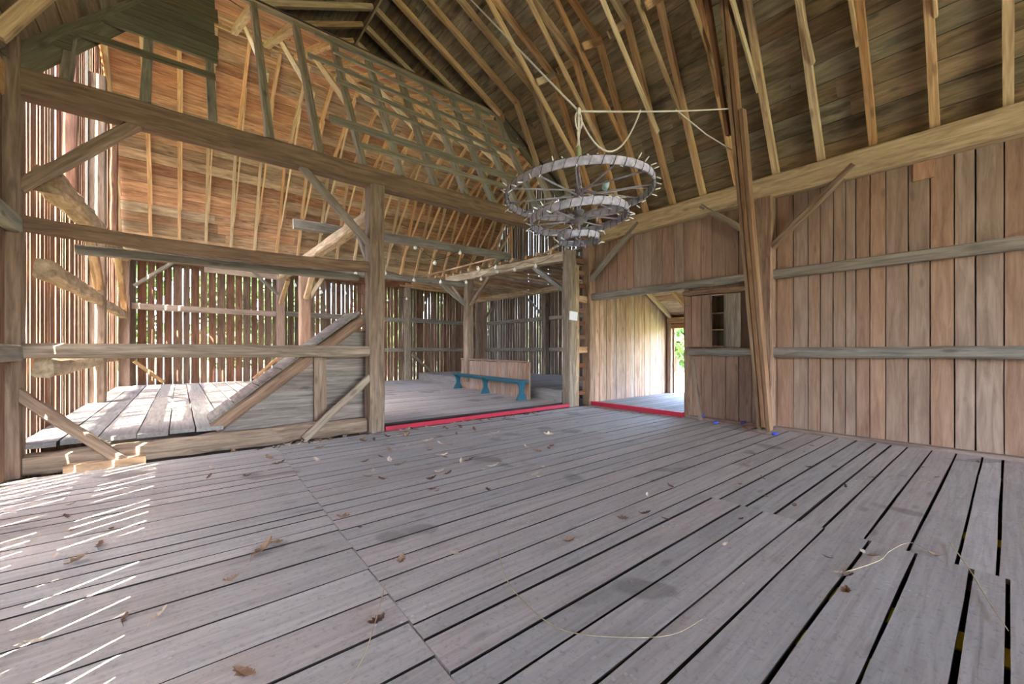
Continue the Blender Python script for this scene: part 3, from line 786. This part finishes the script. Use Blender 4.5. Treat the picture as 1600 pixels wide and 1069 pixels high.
# ------------------------------------------------------------------ sloping plank bin beside the middle post
bn = empty('sloping_bin', (1.4, 6.8, 0.3), label='grey board bin with a sloping plank top left of the middle post', cat='bin')
sx0, sz0, sx1, sz1 = 0.36, 0.28, 2.32, 1.86
timber('stringer', (sx0, 6.75, sz0 - 0.02), (sx1, 6.75, sz1 - 0.06), 0.14, 0.17, M['post'], bn, seg=10, rough=0.008, ch=0.03)
timber('stringer', (sx0, 7.3, sz0 - 0.02), (sx1, 7.3, sz1 - 0.06), 0.14, 0.17, M['post'], bn, seg=6)
N = 7
dv = Vector((sx1 - sx0, 0, sz1 - sz0))
nv = Vector((-dv.z, 0, dv.x)).normalized()
for i in range(N):
    c = Vector((sx0, 0, sz0)) + dv * ((i + 0.5) / N) + nv * (0.088 + R.uniform(-0.002, 0.002))
    bar('plank', (c.x, 6.67 + R.uniform(-.006, .006), c.z), (c.x, 7.4, c.z), dv.length / N - 0.012, 0.035, M['stall'], bn, up=nv, seg=2, wob=0.003)
def slope_x(z): return sx0 + 0.16 + (z - sz0) * (sx1 - sx0) / (sz1 - sz0)
zc = [0.02, 0.2, 0.47, 0.72, 0.98, 1.2, 1.42, 1.7]
for i in range(len(zc) - 1):
    z0, z1 = zc[i], zc[i + 1]
    k0 = (sx1 - sx0) / (sz1 - sz0)
    zt = min(z1, 1.62)
    xa = max(slope_x(z0), 0.42)
    zm = (z0 + zt) / 2
    if xa < 1.6:
        bar('board', (xa, 6.72, zm), (1.66, 6.72, zm), zt - z0 - 0.008, 0.03, M['stall'], bn, up=(0, 1, 0), seg=4, wob=0.002, end=(min((zt - z0) * k0, 1.6 - xa), 0))
    xb = max(xa, 1.67)
    bar('board', (xb, 6.75, zm - 0.03), (2.4, 6.75, zm - 0.03), zt - z0 - 0.006, 0.03, M['stall'], bn, up=(0, 1, 0), seg=4, wob=0.003, end=((zt - z0) * k0 if xb > 1.68 else 0, 0))
    bar('backing_board', (xb, 6.79, zm), (2.4, 6.79, zm), zt - z0 + 0.02, 0.02, M['greywall'], bn, up=(0, 1, 0), end=((zt - z0) * k0 if xb > 1.68 else 0, 0))
bar('stud', (1.66, 6.65, 0.1), (1.66, 6.65, 1.2), 0.17, 0.04, M['post'], bn, up=(0, 1, 0), seg=3, wob=0.004)

# ------------------------------------------------------------------ bench and low board panel
def floor_z(): return 0.08
be = empty('long_bench', (6.7, 9.4, 0.08), label='long teal painted bench in front of the low board panel', cat='bench')
b0, b1 = Vector((6.5, 7.45, 0)), Vector((6.98, 11.4, 0))
bd = (b1 - b0).normalized()
bar('seat', b0 + Vector((0, 0, 0.55)), b1 + Vector((0, 0, 0.55)), 0.28, 0.04, M['teal'], be, seg=2)
leg = [(-0.14, 0), (-0.12, 0.09), (-0.07, 0.17), (-0.055, 0.25), (-0.08, 0.34), (-0.13, 0.45), (0.13, 0.45), (0.08, 0.34), (0.055, 0.25), (0.07, 0.17), (0.12, 0.09), (0.14, 0)]
for t in (0.035, 0.5, 0.965):
    c = b0.lerp(b1, t) + Vector((0, 0, 0.08))
    side = Vector((bd.y, -bd.x, 0))
    m4 = Matrix((side, Vector((0, 0, 1)), bd)).transposed().to_4x4(); m4.translation = c
    prism('leg', leg, 0.05, M['teal'], be, m4)
bar('apron', b0.lerp(b1, 0.04) + Vector((0, 0, 0.5)), b0.lerp(b1, 0.96) + Vector((0, 0, 0.5)), 0.03, 0.06, M['teal'], be)
pn = empty('low_panel', (7.05, 9.6, 0.08), label='low brown panel of upright boards standing behind the teal bench', cat='partition')
q0, q1 = Vector((6.84, 7.72, 0.08)), Vector((7.22, 11.45, 0.08))
n = 18
for i in range(n):
    a = q0.lerp(q1, (i + 0.5) / n)
    bar('board', a, a + Vector((0, 0, 0.9 + R.uniform(-0.01, 0.01))), (q1 - q0).length / n - 0.006, 0.025, M['wall'], pn, up=(1, -0.1, 0), seg=2, wob=0.003)
bar('cap', q0 + Vector((0, 0, 0.93)), q1 + Vector((0, 0, 0.95)), 0.07, 0.04, M['wall'], pn, seg=3, wob=0.004)
bar('end_board', q0 + Vector((-0.02, -0.04, 0)), q0 + Vector((-0.02, -0.04, 0.93)), 0.12, 0.05, M['post'], pn, up=(1, 0, 0))

# ------------------------------------------------------------------ painted strips, signs and things on the wall
s1 = bar('red_strip', (2.58, 6.4, 0.035), (7.0, 6.4, 0.05), 0.07, 0.07, M['red'], None, seg=8, wob=0.005)
tag(s1, 'long bright red painted strip on the floor across the wing opening', 'strip', 'red threshold strips')
s2 = bar('red_strip', (7.62, 6.28, 0.05), (7.62, 4.02, 0.05), 0.1, 0.09, M['red'], None, seg=6, wob=0.006)
tag(s2, 'short red painted threshold strip in the side doorway', 'strip', 'red threshold strips')
sg = bar('paper_notice', (7.02, 6.345, 2.0), (7.03, 6.34, 2.2), 0.28, 0.004, M['paper'], None, up=(0.02, -1, 0.02))
tag(sg, 'blank white paper notice pinned to the post beside the ladder', 'notice')

pr = empty('leaning_prop', (7.42, 2.55, 0), label='tall built-up timber prop leaning from floor to roof at the right wall', cat='prop')
pb, ptop = Vector((7.44, 2.52, 0.0)), Vector((6.1, 2.6, 7.0))
pd = (ptop - pb).normalized()
for (o, w, t, s0, s1_) in ((-0.07, 0.15, 0.05, 0.0, 0.97), (-0.002, 0.17, 0.055, 0.01, 1.0), (0.062, 0.15, 0.05, 0.0, 0.7)):
    a = pb + (ptop - pb) * s0 + Vector((0, -o, 0)); b = pb + (ptop - pb) * s1_ + Vector((0, -o, 0))
    bar('ply', a, b, w, t, M['prop'], pr, up=(0, 1, 0), seg=8, wob=0.006)
bar('splice', pb + (ptop - pb) * 0.66 + Vector((0, 0.16, 0)), pb + (ptop - pb) * 0.99 + Vector((0, 0.3, 0)), 0.11, 0.05, M['beam'], pr, up=(0, 1, 0), seg=3, wob=0.003)

cb = empty('wall_cabinet', (7.55, 3.3, 1.36), label='open wooden wall cabinet with shelves and swung door beside the doorway', cat='cabinet')
cx0, cx1 = 7.53, 7.74
bar('body_side', (7.635, 3.44, 1.37), (7.635, 3.44, 2.32), 0.21, 0.02, M['post'], cb, up=(0, 1, 0))
bar('body_side', (7.635, 3.2, 1.37), (7.635, 3.2, 2.32), 0.21, 0.022, M['exterior'], cb, up=(0, 1, 0))
for z in (1.38, 1.68, 1.98, 2.31):
    bar('shelf', (7.635, 3.21, z), (7.635, 3.43, z), 0.2, 0.018, M['exterior'], cb)
bar('back', (7.738, 3.32, 1.37), (7.738, 3.32, 2.32), 0.24, 0.01, M['panel'], cb, up=(1, 0, 0))
for i, yy in enumerate((3.55, 3.73)):
    bar('door_board', (7.56, yy, 1.37), (7.56, yy, 2.33), 0.175, 0.022, M['wall'], cb, up=(1, 0, 0), seg=2, wob=0.002)
bar('door_board', (7.56, 3.885, 1.37), (7.56, 3.885, 2.33), 0.12, 0.022, M['wall'], cb, up=(1, 0, 0), seg=2, wob=0.002)
bar('door', (7.48, 3.06, 1.37), (7.48, 3.06, 2.3), 0.26, 0.025, M['greywall'], cb, up=(1, 0.5, 0), seg=2)
timber('bracket', (7.6, 2.82, 2.2), (7.45, 2.78, 2.05), 0.06, 0.06, M['girt'], cb, up=(0, 1, 0), seg=3)
bar('hinge', (7.545, 3.86, 2.16), (7.545, 3.96, 2.16), 0.03, 0.006, M['darkiron'], cb, up=(1, 0, 0))
ls = bar('leaning_lath', (7.5, 3.62, 0.0), (7.66, 3.86, 1.15), 0.06, 0.02, M['post'], None, up=(1, 0, 0), seg=3, wob=0.003)
tag(ls, 'thin pale lath leaning on the wall right of the side doorway', 'lath')

# cord with blue caps at the foot of the wall
cd = empty('cord', (7.4, 3.0, 0), label='thin orange cord with blue connectors along the foot of the right wall', cat='cord')
pts = [(7.66, 3.7, 0.06), (7.5, 3.5, 0.012), (7.4, 3.3, 0.012), (7.52, 3.1, 0.03), (7.56, 2.9, 0.06), (7.4, 2.86, 0.01), (7.32, 2.75, 0.012), (7.38, 2.68, 0.04), (7.45, 2.75, 0.08), (7.42, 2.85, 0.03), (7.2, 2.66, 0.01), (7.0, 2.4, 0.01), (7.05, 2.26, 0.012)]
sm = []
for i in range(len(pts) - 1):
    for j in range(4):
        t = j / 4
        p0 = Vector(pts[max(i - 1, 0)]); p1 = Vector(pts[i]); p2 = Vector(pts[i + 1]); p3 = Vector(pts[min(i + 2, len(pts) - 1)])
        sm.append(0.5 * ((2 * p1) + (p2 - p0) * t + (2 * p0 - 5 * p1 + 4 * p2 - p3) * t * t + (3 * p1 - p0 - 3 * p2 + p3) * t ** 3))
tube('wire', sm, 0.005, M['orange'], cd)
for p in ((7.64, 3.66, 0.07), (7.36, 3.28, 0.03), (7.54, 2.9, 0.06), (7.04, 2.26, 0.03)):
    lathe('connector', [(0.012, -0.04), (0.024, -0.035), (0.026, 0.0), (0.02, 0.01), (0.018, 0.04), (0.008, 0.045)], M['blue'], cd, Matrix.Translation(p) @ Matrix.Rotation(1.3, 4, 'X') @ Matrix.Rotation(R.uniform(0, 3), 4, 'Z'), n=10)

# yellow strips laid under the floor, showing through the gaps
for i, (x, w, lab) in enumerate(((2.25, 0.14, 'yellow strip under the floor gaps, the one nearest the viewer'), (2.79, 0.17, 'yellow strip under the floor gaps, the middle one'), (4.4, 0.16, 'yellow strip under the floor gaps, closest to the right wall'))):
    o = bar('yellow_strip', (x, -0.1 if i < 2 else -0.25, -0.041), (x, 0.7 if i < 2 else 0.27, -0.041), w, 0.01, M['yellow'], None)
    tag(o, lab, 'strip', 'yellow strips under the floor')

# ------------------------------------------------------------------ wheel chandelier
HX, HY = 3.2, 2.82
ch = empty('wheel_chandelier', (HX, HY, 2.92), label='chandelier of three stacked iron wagon wheels hanging from white rope', cat='chandelier')
def ring(name, r, hgt, th, m4, mat, parent, n=56):
    v = []; f = []
    for i in range(n):
        a = 2 * math.pi * i / n
        for (rr, z) in ((r, -hgt / 2), (r + th, -hgt / 2), (r + th, hgt / 2), (r, hgt / 2)):
            v.append((rr * math.cos(a), rr * math.sin(a), z))
    for i in range(n):
        j = (i + 1) % n
        for k in range(4):
            f.append((i * 4 + k, j * 4 + k, j * 4 + (k + 1) % 4, i * 4 + (k + 1) % 4))
    return mesh_obj(name, v, f, mat, parent, m4)
right = Vector((math.cos(YAW), -math.sin(YAW), 0))
fwd = Vector((math.sin(YAW), math.cos(YAW), 0))
mats = []
for (r, z, tilt, hgt, spokes, hr) in ((0.74, 2.925, 0.055, 0.075, 12, 0.05), (0.49, 2.67, 0.09, 0.075, 12, 0.09), (0.2, 2.46, 0.02, 0.06, 4, 0.03)):
    m4 = Matrix.Translation((HX, HY, z)) @ Matrix.Rotation(-tilt, 4, fwd)
    mats.append((r, m4))
    wh = empty('wheel'); attach(wh, ch, m4)
    ring('rim', r, hgt, 0.016, m4, M['iron'], wh)
    lathe('hub', [(hr * 0.5, -0.06), (hr * 0.55, -0.035), (hr, -0.03), (hr, 0.0), (hr * 0.45, 0.01), (hr * 0.45, 0.05), (hr * 0.7, 0.055), (hr * 0.7, 0.075), (hr * 0.3, 0.09)], M['darkiron'], wh, m4, n=16)
    for i in range(spokes):
        a = 2 * math.pi * (i + 0.3) / spokes
        dz = 0.035 if i % 2 else -0.02
        p = [m4 @ Vector((hr * 0.8 * math.cos(a), hr * 0.8 * math.sin(a), dz)), m4 @ Vector(((r + 0.004) * math.cos(a), (r + 0.004) * math.sin(a), 0))]
        tube('spoke', p, 0.0085, M['iron'], wh)
tube('hanger_rod', [(HX, HY, 2.4), (HX, HY, 3.22)], 0.011, M['darkiron'], ch)
lathe('pulley_block', [(0.02, -0.07), (0.032, -0.05), (0.034, 0.0), (0.026, 0.02), (0.034, 0.03), (0.028, 0.08), (0.012, 0.1)], M['pulley'], ch, Matrix.Translation((HX, HY, 3.32)), n=10)
hk = Vector((HX, HY, 3.78))
tube('hanger_rope', [(HX + .012, HY, 3.4), (HX - .01, HY, 3.55), tuple(hk)], 0.012, M['whitecord'], ch)
tube('hanger_rope', [(HX - .014, HY + .01, 3.4), (HX + .02, HY, 3.6), tuple(hk)], 0.01, M['whitecord'], ch)
lathe('knot', [(0.006, -0.04), (0.024, -0.02), (0.028, 0.01), (0.014, 0.035)], M['whitecord'], ch, Matrix.Translation(hk), n=10)

# light string wound round the rims
sl = empty('wheel_light_string', (HX, HY, 2.9), label='mini light string wound round the rims of the wheel chandelier', cat='string lights')
for (r, m4), nb, wraps in zip(mats, (46, 34, 16), (44, 32, 16)):
    pts = []
    for i in range(wraps * 8):
        a = 2 * math.pi * i / (wraps * 8)
        ph = 2 * math.pi * i / 8
        rr = r + 0.008 + 0.018 * math.cos(ph); zz = 0.046 * math.sin(ph)
        pts.append(m4 @ Vector((rr * math.cos(a), rr * math.sin(a), zz)))
    tube('cable', pts, 0.003, M['cable'], sl, n=4, closed=True)
    for i in range(nb):
        a = 2 * math.pi * (i + R.uniform(-.2, .2)) / nb
        p = m4 @ Vector(((r + 0.02) * math.cos(a), (r + 0.02) * math.sin(a), R.choice([-0.045, 0.045])))
        dirv = (m4.to_3x3() @ Vector((math.cos(a) + R.uniform(-.5, .5), math.sin(a) + R.uniform(-.5, .5), R.uniform(-0.9, 0.9)))).normalized()
        q = dirv.to_track_quat('Z', 'Y').to_matrix().to_4x4(); q.translation = p
        if i == 0 and r > 0.7:
            b = lathe('bulb', [(0.006, 0.0), (0.007, 0.022), (0.0055, 0.025), (0.0055, 0.045), (0.001, 0.056)], M['bulb'], sl, q, n=6)
            proto = b.data
        else:
            b = bpy.data.objects.new('bulb', proto); COL.objects.link(b); attach(b, sl, q)
cab = [Vector((HX, HY, 3.2)), Vector((HX + .05, HY, 3.0)), mats[0][1] @ Vector((0.25, -0.1, 0.02)), mats[0][1] @ Vector((0.45, -0.35, 0.03)), mats[0][1] @ Vector((0.6, -0.42, 0.04))]
tube('cable', cab, 0.004, M['whitecord'], sl)
pp = Vector((HX, HY, 2.97)) + right * 0.26 - fwd * 0.1
lathe('plug', [(0.012, -0.045), (0.03, -0.04), (0.034, 0.0), (0.03, 0.035), (0.016, 0.05)], M['greenplug'], sl, Matrix.Translation(pp) @ Matrix.Rotation(0.5, 4, 'Y'), n=10)
bar('tag', Vector((HX, HY, 2.88)) + right * 0.32, Vector((HX, HY, 2.91)) + right * 0.33, 0.03, 0.004, M['yellow'], sl, up=(-0.6, -0.7, 0))

# rope
rp = empty('hanging_rope', (HX, HY, 3.78), label='white rope running from the ridge past the chandelier to the leaning prop', cat='rope')
prp = Vector((6.48, 2.68, 4.98))
tube('rope_run', [(XC, 6.6, RIDGE - 0.1), tuple(hk)], 0.011, M['whitecord'], rp)
sag = [hk.lerp(prp, t) - Vector((0, 0, 0.02 * 4 * t * (1 - t))) for t in [i / 12 for i in range(13)]]
tube('rope_run', sag, 0.01, M['whitecord'], rp)
l0 = hk + Vector((0.02, 0, -0.06)); l1 = hk.lerp(prp, 0.32)
tube('rope_loop', [l0.lerp(l1, t) - Vector((0, 0, 0.42 * 4 * t * (1 - t))) for t in [i / 14 for i in range(15)]], 0.01, M['whitecord'], rp)
e0 = hk.lerp(prp, 0.55)
tube('rope_tail', [e0, e0.lerp(Vector((6.7, 2.75, 4.45)), 0.5) - Vector((0, 0, 0.04)), Vector((6.7, 2.75, 4.45))], 0.008, M['whitecord'], rp)
# slack around the hook
tube('rope_loop', [hk + Vector((0.05 * math.sin(a), 0, -0.1 + 0.1 * math.cos(a))) for a in [i * 2 * math.pi / 14 for i in range(15)]], 0.009, M['whitecord'], rp)

# globe string lights in the wing
def globe_string(label, pts, every, drop=0.05):
    g = empty('globe_string_lights', pts[0], label=label, cat='string lights', group='globe light strings in the wing')
    P = [Vector(p) for p in pts]
    sm = []
    for i in range(len(P) - 1):
        L = (P[i + 1] - P[i]).length
        n = max(2, int(L / 0.2))
        for j in range(n):
            t = j / n
            sm.append(P[i].lerp(P[i + 1], t) - Vector((0, 0, drop * 4 * t * (1 - t))))
    sm.append(P[-1])
    tube('wire', sm, 0.006, M['cable'], g, n=4)
    acc = every * 0.5
    for i in range(len(sm) - 1):
        acc += (sm[i + 1] - sm[i]).length
        if acc > every:
            acc = 0
            lathe('bulb', [(0.012, 0.0), (0.014, -0.03), (0.04, -0.06), (0.046, -0.09), (0.03, -0.12), (0.006, -0.13)], M['bulb'], g, Matrix.Translation(sm[i]), n=10)
globe_string('globe light string swagged along the grey tie and loft beam in the wing', [(2.6, 10.9, 3.5), (4.4, 10.9, 3.52), (5.9, 10.9, 3.52), (7.05, 10.9, 3.55), (7.0, 9.4, 3.68), (6.97, 8.0, 3.62), (6.95, 6.9, 3.58)], 0.8, 0.1)
globe_string('globe light string hanging from the high plank beam in the wing', [(4.2, 9.0, 4.0), (4.9, 9.0, 3.55), (5.6, 8.95, 3.9), (6.4, 9.0, 3.5), (7.1, 8.9, 3.95)], 0.6, 0.05)
globe_string('globe light string draped in front of the far gappy wall', [(2.9, 15.6, 3.7), (5.0, 15.6, 3.55), (7.2, 15.6, 3.5), (9.5, 15.6, 3.6)], 0.7, 0.15)

# ------------------------------------------------------------------ side entry lean-to beyond the doorway
en = empty('wall_entry_outer', label='outer wall of the side entry with a bright door opening', cat='wall', kind='structure')
wall_boards(en, 'y', XE + 0.02, 1.9, 6.55, -0.1, 2.3, M['exterior'], wr=(0.16, 0.24), gap=(0.001, 0.005), wob=0.001, hole=[(3.7, 6.36, -0.2, 1.98)])
timber('door_post', (XE - 0.04, 6.44, -0.05), (XE - 0.04, 6.44, 2.2), 0.12, 0.12, M['exterior'], en, up=(1, 0, 0), seg=5)
timber('plate', (XE - 0.06, 1.9, 2.2), (XE - 0.06, 6.5, 2.2), 0.12, 0.16, M['plate'], en, seg=6)
timber('door_header', (XE - 0.03, 3.6, 2.02), (XE - 0.03, 6.4, 2.02), 0.08, 0.12, M['plate'], en, seg=6)
en2 = empty('wall_entry_side', label='board end wall of the side entry', cat='wall', kind='structure')
wall_boards(en2, 'x', 1.9, XR, XE, -0.1, lambda x: 4.2 - (x - XR) * 0.53, M['exterior'], wr=(0.2, 0.28), gap=(0, 0.003), wob=0)
ef = empty('floor_entry', label='plank floor of the side entry beyond the short red strip', cat='floor', kind='structure')
floor_boards(ef, 'x', XR - 0.02, XE + 0.25, cuts(2.0, 6.5, 0.16, 0.24), 0.03, M['bayfloor'], gap=lambda: R.uniform(0.008, 0.014))
ce = empty('ceiling_entry', label='low sloping board ceiling of the side entry', cat='ceiling', kind='structure')
courses(ce, (XE + 0.3, 2.12), (XR, 4.2), 15, 1.85, 6.55, 'y', M['wsheath'], (2.0, 4.0), 1, off=0.05)
cover(ce, (XE + 0.4, 2.07), (XR, 4.2), [(0, 1.8), (1, 1.8), (1, 6.6), (0, 6.6)], 'y', off=0.08)
for yy in (2.2, 2.9, 3.6, 4.3, 5.0, 5.7, 6.4):
    bar('rafter', (XE + 0.2, yy, 2.16), (XR + 0.02, yy, 4.17), 0.08, 0.11, M['rafter'], ce, seg=2)

# ------------------------------------------------------------------ trees outside
def tree_mesh(seed, h, rad, nleaf, ls=0.35):
    r = random.Random(seed)
    tv, tfc = tube_mesh([(0, 0, 0), (0.1, 0.05, h * 0.3), (0.0, 0.1, h * 0.6), (0.1, 0, h * 0.85)], [0.22, 0.17, 0.1, 0.03], 8)
    v = []; f = []
    blobs = [(Vector((r.uniform(-.6, .6) * rad, r.uniform(-.6, .6) * rad, h * r.uniform(0.25, 0.9))), rad * r.uniform(0.4, 0.65)) for _ in range(12)]
    for i in range(nleaf):
        c, br = r.choice(blobs)
        d = Vector((r.gauss(0, 1), r.gauss(0, 1), r.gauss(0, 0.8))).normalized() * br * r.uniform(0.55, 1.0)
        p = c + d
        a = Vector((r.gauss(0, 1), r.gauss(0, 1), r.gauss(0, 1))).normalized()
        b = a.cross(Vector((r.gauss(0, 1), r.gauss(0, 1), r.gauss(0, 1)))).normalized()
        s = ls * r.uniform(0.5, 1.1)
        k = len(v)
        v += [tuple(p - a * s), tuple(p + b * s * 0.5), tuple(p + a * s), tuple(p - b * s * 0.5)]
        f.append((k, k + 1, k + 2, k + 3))
    return (tv, tfc), (v, f)
protos = []
def tree(label, loc, kind, sc):
    t = empty('tree', loc, label=label, cat='tree', group='trees outside the barn')
    t.scale = (sc, sc, sc)
    if kind >= len(protos):
        (tv, tfc), (v, f) = tree_mesh(40 + kind, 8.0, 3.4, 5200)
        o1 = mesh_obj('trunk', tv, tfc, M['bark']); o2 = mesh_obj('crown', v, f, M['leaf'])
        protos.append((o1.data, o2.data))
    else:
        o1 = bpy.data.objects.new('trunk', protos[kind][0]); o2 = bpy.data.objects.new('crown', protos[kind][1])
        COL.objects.link(o1); COL.objects.link(o2)
    for o in (o1, o2):
        o.parent = t; o.matrix_basis = Matrix.Rotation(R.uniform(0, 6), 4, 'Z')
tree('green leafy tree seen through the side doorway', (42, 22.0, -0.5), 0, 0.75)
tree('smaller leafy tree deeper in the view through the side doorway', (52, 31, -0.5), 1, 0.9)
for i, (x, y2, s) in enumerate(((-12, 31, 1.0), (-4, 29, 1.05), (4, 32, 1.0), (12, 29, 1.05), (20, 31, 1.0), (27, 26, 1.0), (33, 18, 1.0))):
    tree('leafy tree behind the gappy far wall, ' + ['leftmost', 'second from left', 'third from left', 'in the middle', 'third from right', 'second from right', 'rightmost'][i] + ' of the row', (x, y2, -0.5), i % 2, s)

# ------------------------------------------------------------------ fallen leaves and stems on the floor
def leaf_mesh(seed, lobes):
    """a dry lobed leaf folded along its midrib and curled at the ends"""
    r = random.Random(seed)
    n = lobes * 2 + 1
    fold = r.uniform(0.3, 0.9); curl = r.uniform(0.25, 0.75); wid = r.uniform(0.34, 0.6)
    v = []; f = []
    for i in range(n + 1):
        t = i / n
        x = -1 + 2 * t
        base = math.sin(math.pi * min(max(t, 0.02), 0.98)) ** 0.7 * wid
        for sgn in (-1, 1):
            w = base * (r.uniform(0.85, 1.2) if i % 2 else r.uniform(0.45, 0.75))
            v.append((x + r.uniform(-.05, .05), sgn * w, fold * w * r.uniform(0.4, 1.1) + curl * x * x * 0.5 + r.uniform(0, 0.06)))
        v.append((x, 0, curl * x * x * 0.5))
    for i in range(n):
        a = 3 * i; b = 3 * i + 3
        f += [(a, a + 2, b + 2, b), (a + 2, a + 1, b + 1, b + 2)]
    k = len(v)
    z = curl * 0.5
    v += [(1.0, -0.03, z), (1.0, 0.03, z), (1.5, 0.2, z * 0.3), (1.5, 0.15, z * 0.3)]
    f.append((k, k + 1, k + 2, k + 3))
    return v, f
lm = []
for sd, lb in ((1, 4), (2, 3), (3, 5), (4, 4), (5, 3)):
    for mk in ('leafA', 'leafB', 'leafC'):
        v, f = leaf_mesh(sd, lb)
        me = bpy.data.meshes.new('fallen_leaf'); me.from_pydata(v, [], f); me.materials.append(M[mk]); me.update()
        lm.append(me)
def leaf(x, y2, s, label, idx=None, z=0.004, grp='fallen leaves on the floor'):
    o = bpy.data.objects.new('fallen_leaf', lm[idx if idx is not None else R.randrange(len(lm))])
    COL.objects.link(o)
    o.location = (x, y2, z)
    o.scale = (s, s, s)
    o.rotation_euler = (R.uniform(-0.25, 0.25), R.uniform(-0.25, 0.25), R.uniform(0, 6.28))
    o.location.z = z + s * 0.12
    return tag(o, label, 'leaf', grp)
BIG = [(0.72, 1.9, 0.06, 'large ribbed brown leaf at the end joint of the front planks', 2), (0.2, 1.92, 0.07, 'long curled tan leaf nearest the lower left of the floor', 6), (0.42, 3.05, 0.09, 'long shredded brown leaf left of the plank joint', 0),
       (0.98, 3.25, 0.065, 'curled reddish brown leaf right of the plank joint', 12), (3.35, 0.55, 0.06, 'pale lobed leaf on the planks at lower right', 1), (2.75, 0.55, 0.055, 'brown upright curled leaf beside the yellow strip gap', 0),
       (1.95, 3.65, 0.075, 'dark brown crumpled leaf in the middle of the floor', 5)]
for (x, y2, s, lab, idx) in BIG:
    leaf(x, y2, s, lab, idx, grp='larger fallen leaves')
def scatter(n, fx, fy, lo, hi, label, grp):
    for _ in range(n):
        x = fx(); y2 = fy()
        idx = R.randrange(len(lm))
        lab = label.replace('dry leaf', ('dry brown leaf', 'dry pale leaf', 'dry dark brown leaf')[idx % 3])
        if -1.1 < x < 7.4: leaf(x, y2, R.uniform(lo, hi), lab, idx, grp=grp)
scatter(36, lambda: R.uniform(0.5, 2.35), lambda: 6.26 + R.uniform(-0.16, 0.06), 0.035, 0.065, 'dry leaf in the drift along the sill left of the middle post', 'leaf drift at the sill')
scatter(34, lambda: R.uniform(2.6, 6.0), lambda: 6.28 - abs(R.gauss(0, 0.16)), 0.035, 0.065, 'dry leaf in the litter just before the long red strip', 'leaves before the red strip')
scatter(52, lambda: R.gauss(2.4, 0.9), lambda: R.uniform(3.6, 6.0), 0.045, 0.085, 'dry leaf scattered on the planks before the middle post', 'leaves in mid floor')
scatter(16, lambda: R.uniform(-0.8, 0.8), lambda: R.uniform(2.4, 5.6), 0.03, 0.06, 'dry leaf among the sun streaks on the left of the floor', 'leaves among the streaks')
scatter(14, lambda: R.uniform(1.0, 3.3), lambda: R.uniform(1.6, 3.4), 0.03, 0.055, 'small dry leaf on the open planks under the chandelier', 'leaves under the chandelier')
scatter(26, lambda: R.uniform(2.3, 7.2), lambda: R.uniform(0.1, 2.2), 0.025, 0.045, 'small dry leaf on the wide planks towards the right wall', 'leaves towards the right wall')
scatter(20, lambda: 7.4 - abs(R.gauss(0, .12)), lambda: R.uniform(4.2, 6.2), 0.02, 0.04, 'dry leaf crumb along the short red doorway strip', 'leaves at the doorway')

def stem(label, pts, r=0.0035):
    P = [Vector(p) for p in pts]
    sm = []
    for i in range(len(P) - 1):
        for j in range(6):
            t = j / 6
            p0, p1, p2, p3 = P[max(i - 1, 0)], P[i], P[i + 1], P[min(i + 2, len(P) - 1)]
            sm.append(0.5 * ((2 * p1) + (p2 - p0) * t + (2 * p0 - 5 * p1 + 4 * p2 - p3) * t * t + (3 * p1 - p0 - 3 * p2 + p3) * t ** 3))
    sm.append(P[-1])
    o = tube('dry_stem', sm, [r * (1 - 0.6 * i / len(sm)) for i in range(len(sm))], M['stem'], None, n=5)
    tag(o, label, 'stem', 'dry stems on the floor')
Z0 = 0.012
stem('long dry vine stem curving across the front planks', [(1.62, 2.12, Z0), (1.43, 1.8, Z0), (1.35, 1.5, 0.02), (1.37, 1.3, Z0), (1.5, 1.12, 0.02), (1.72, 0.97, Z0), (1.95, 0.93, Z0)])
stem('short dry stem pair crossing the plank end joint', [(0.88, 2.18, Z0), (0.75, 1.95, 0.02), (0.6, 1.72, Z0), (0.47, 1.6, Z0)])
stem('dry stem arching over the wide gap at lower right', [(3.0, 0.6, Z0), (3.3, 0.5, 0.02), (3.55, 0.48, Z0), (3.75, 0.4, 0.03), (3.6, 0.25, Z0)])
stem('thin dry stem lying by the right edge of the floor', [(4.0, 0.25, Z0), (3.6, 0.15, 0.02), (3.2, 0.06, Z0), (2.95, 0.0, Z0)])
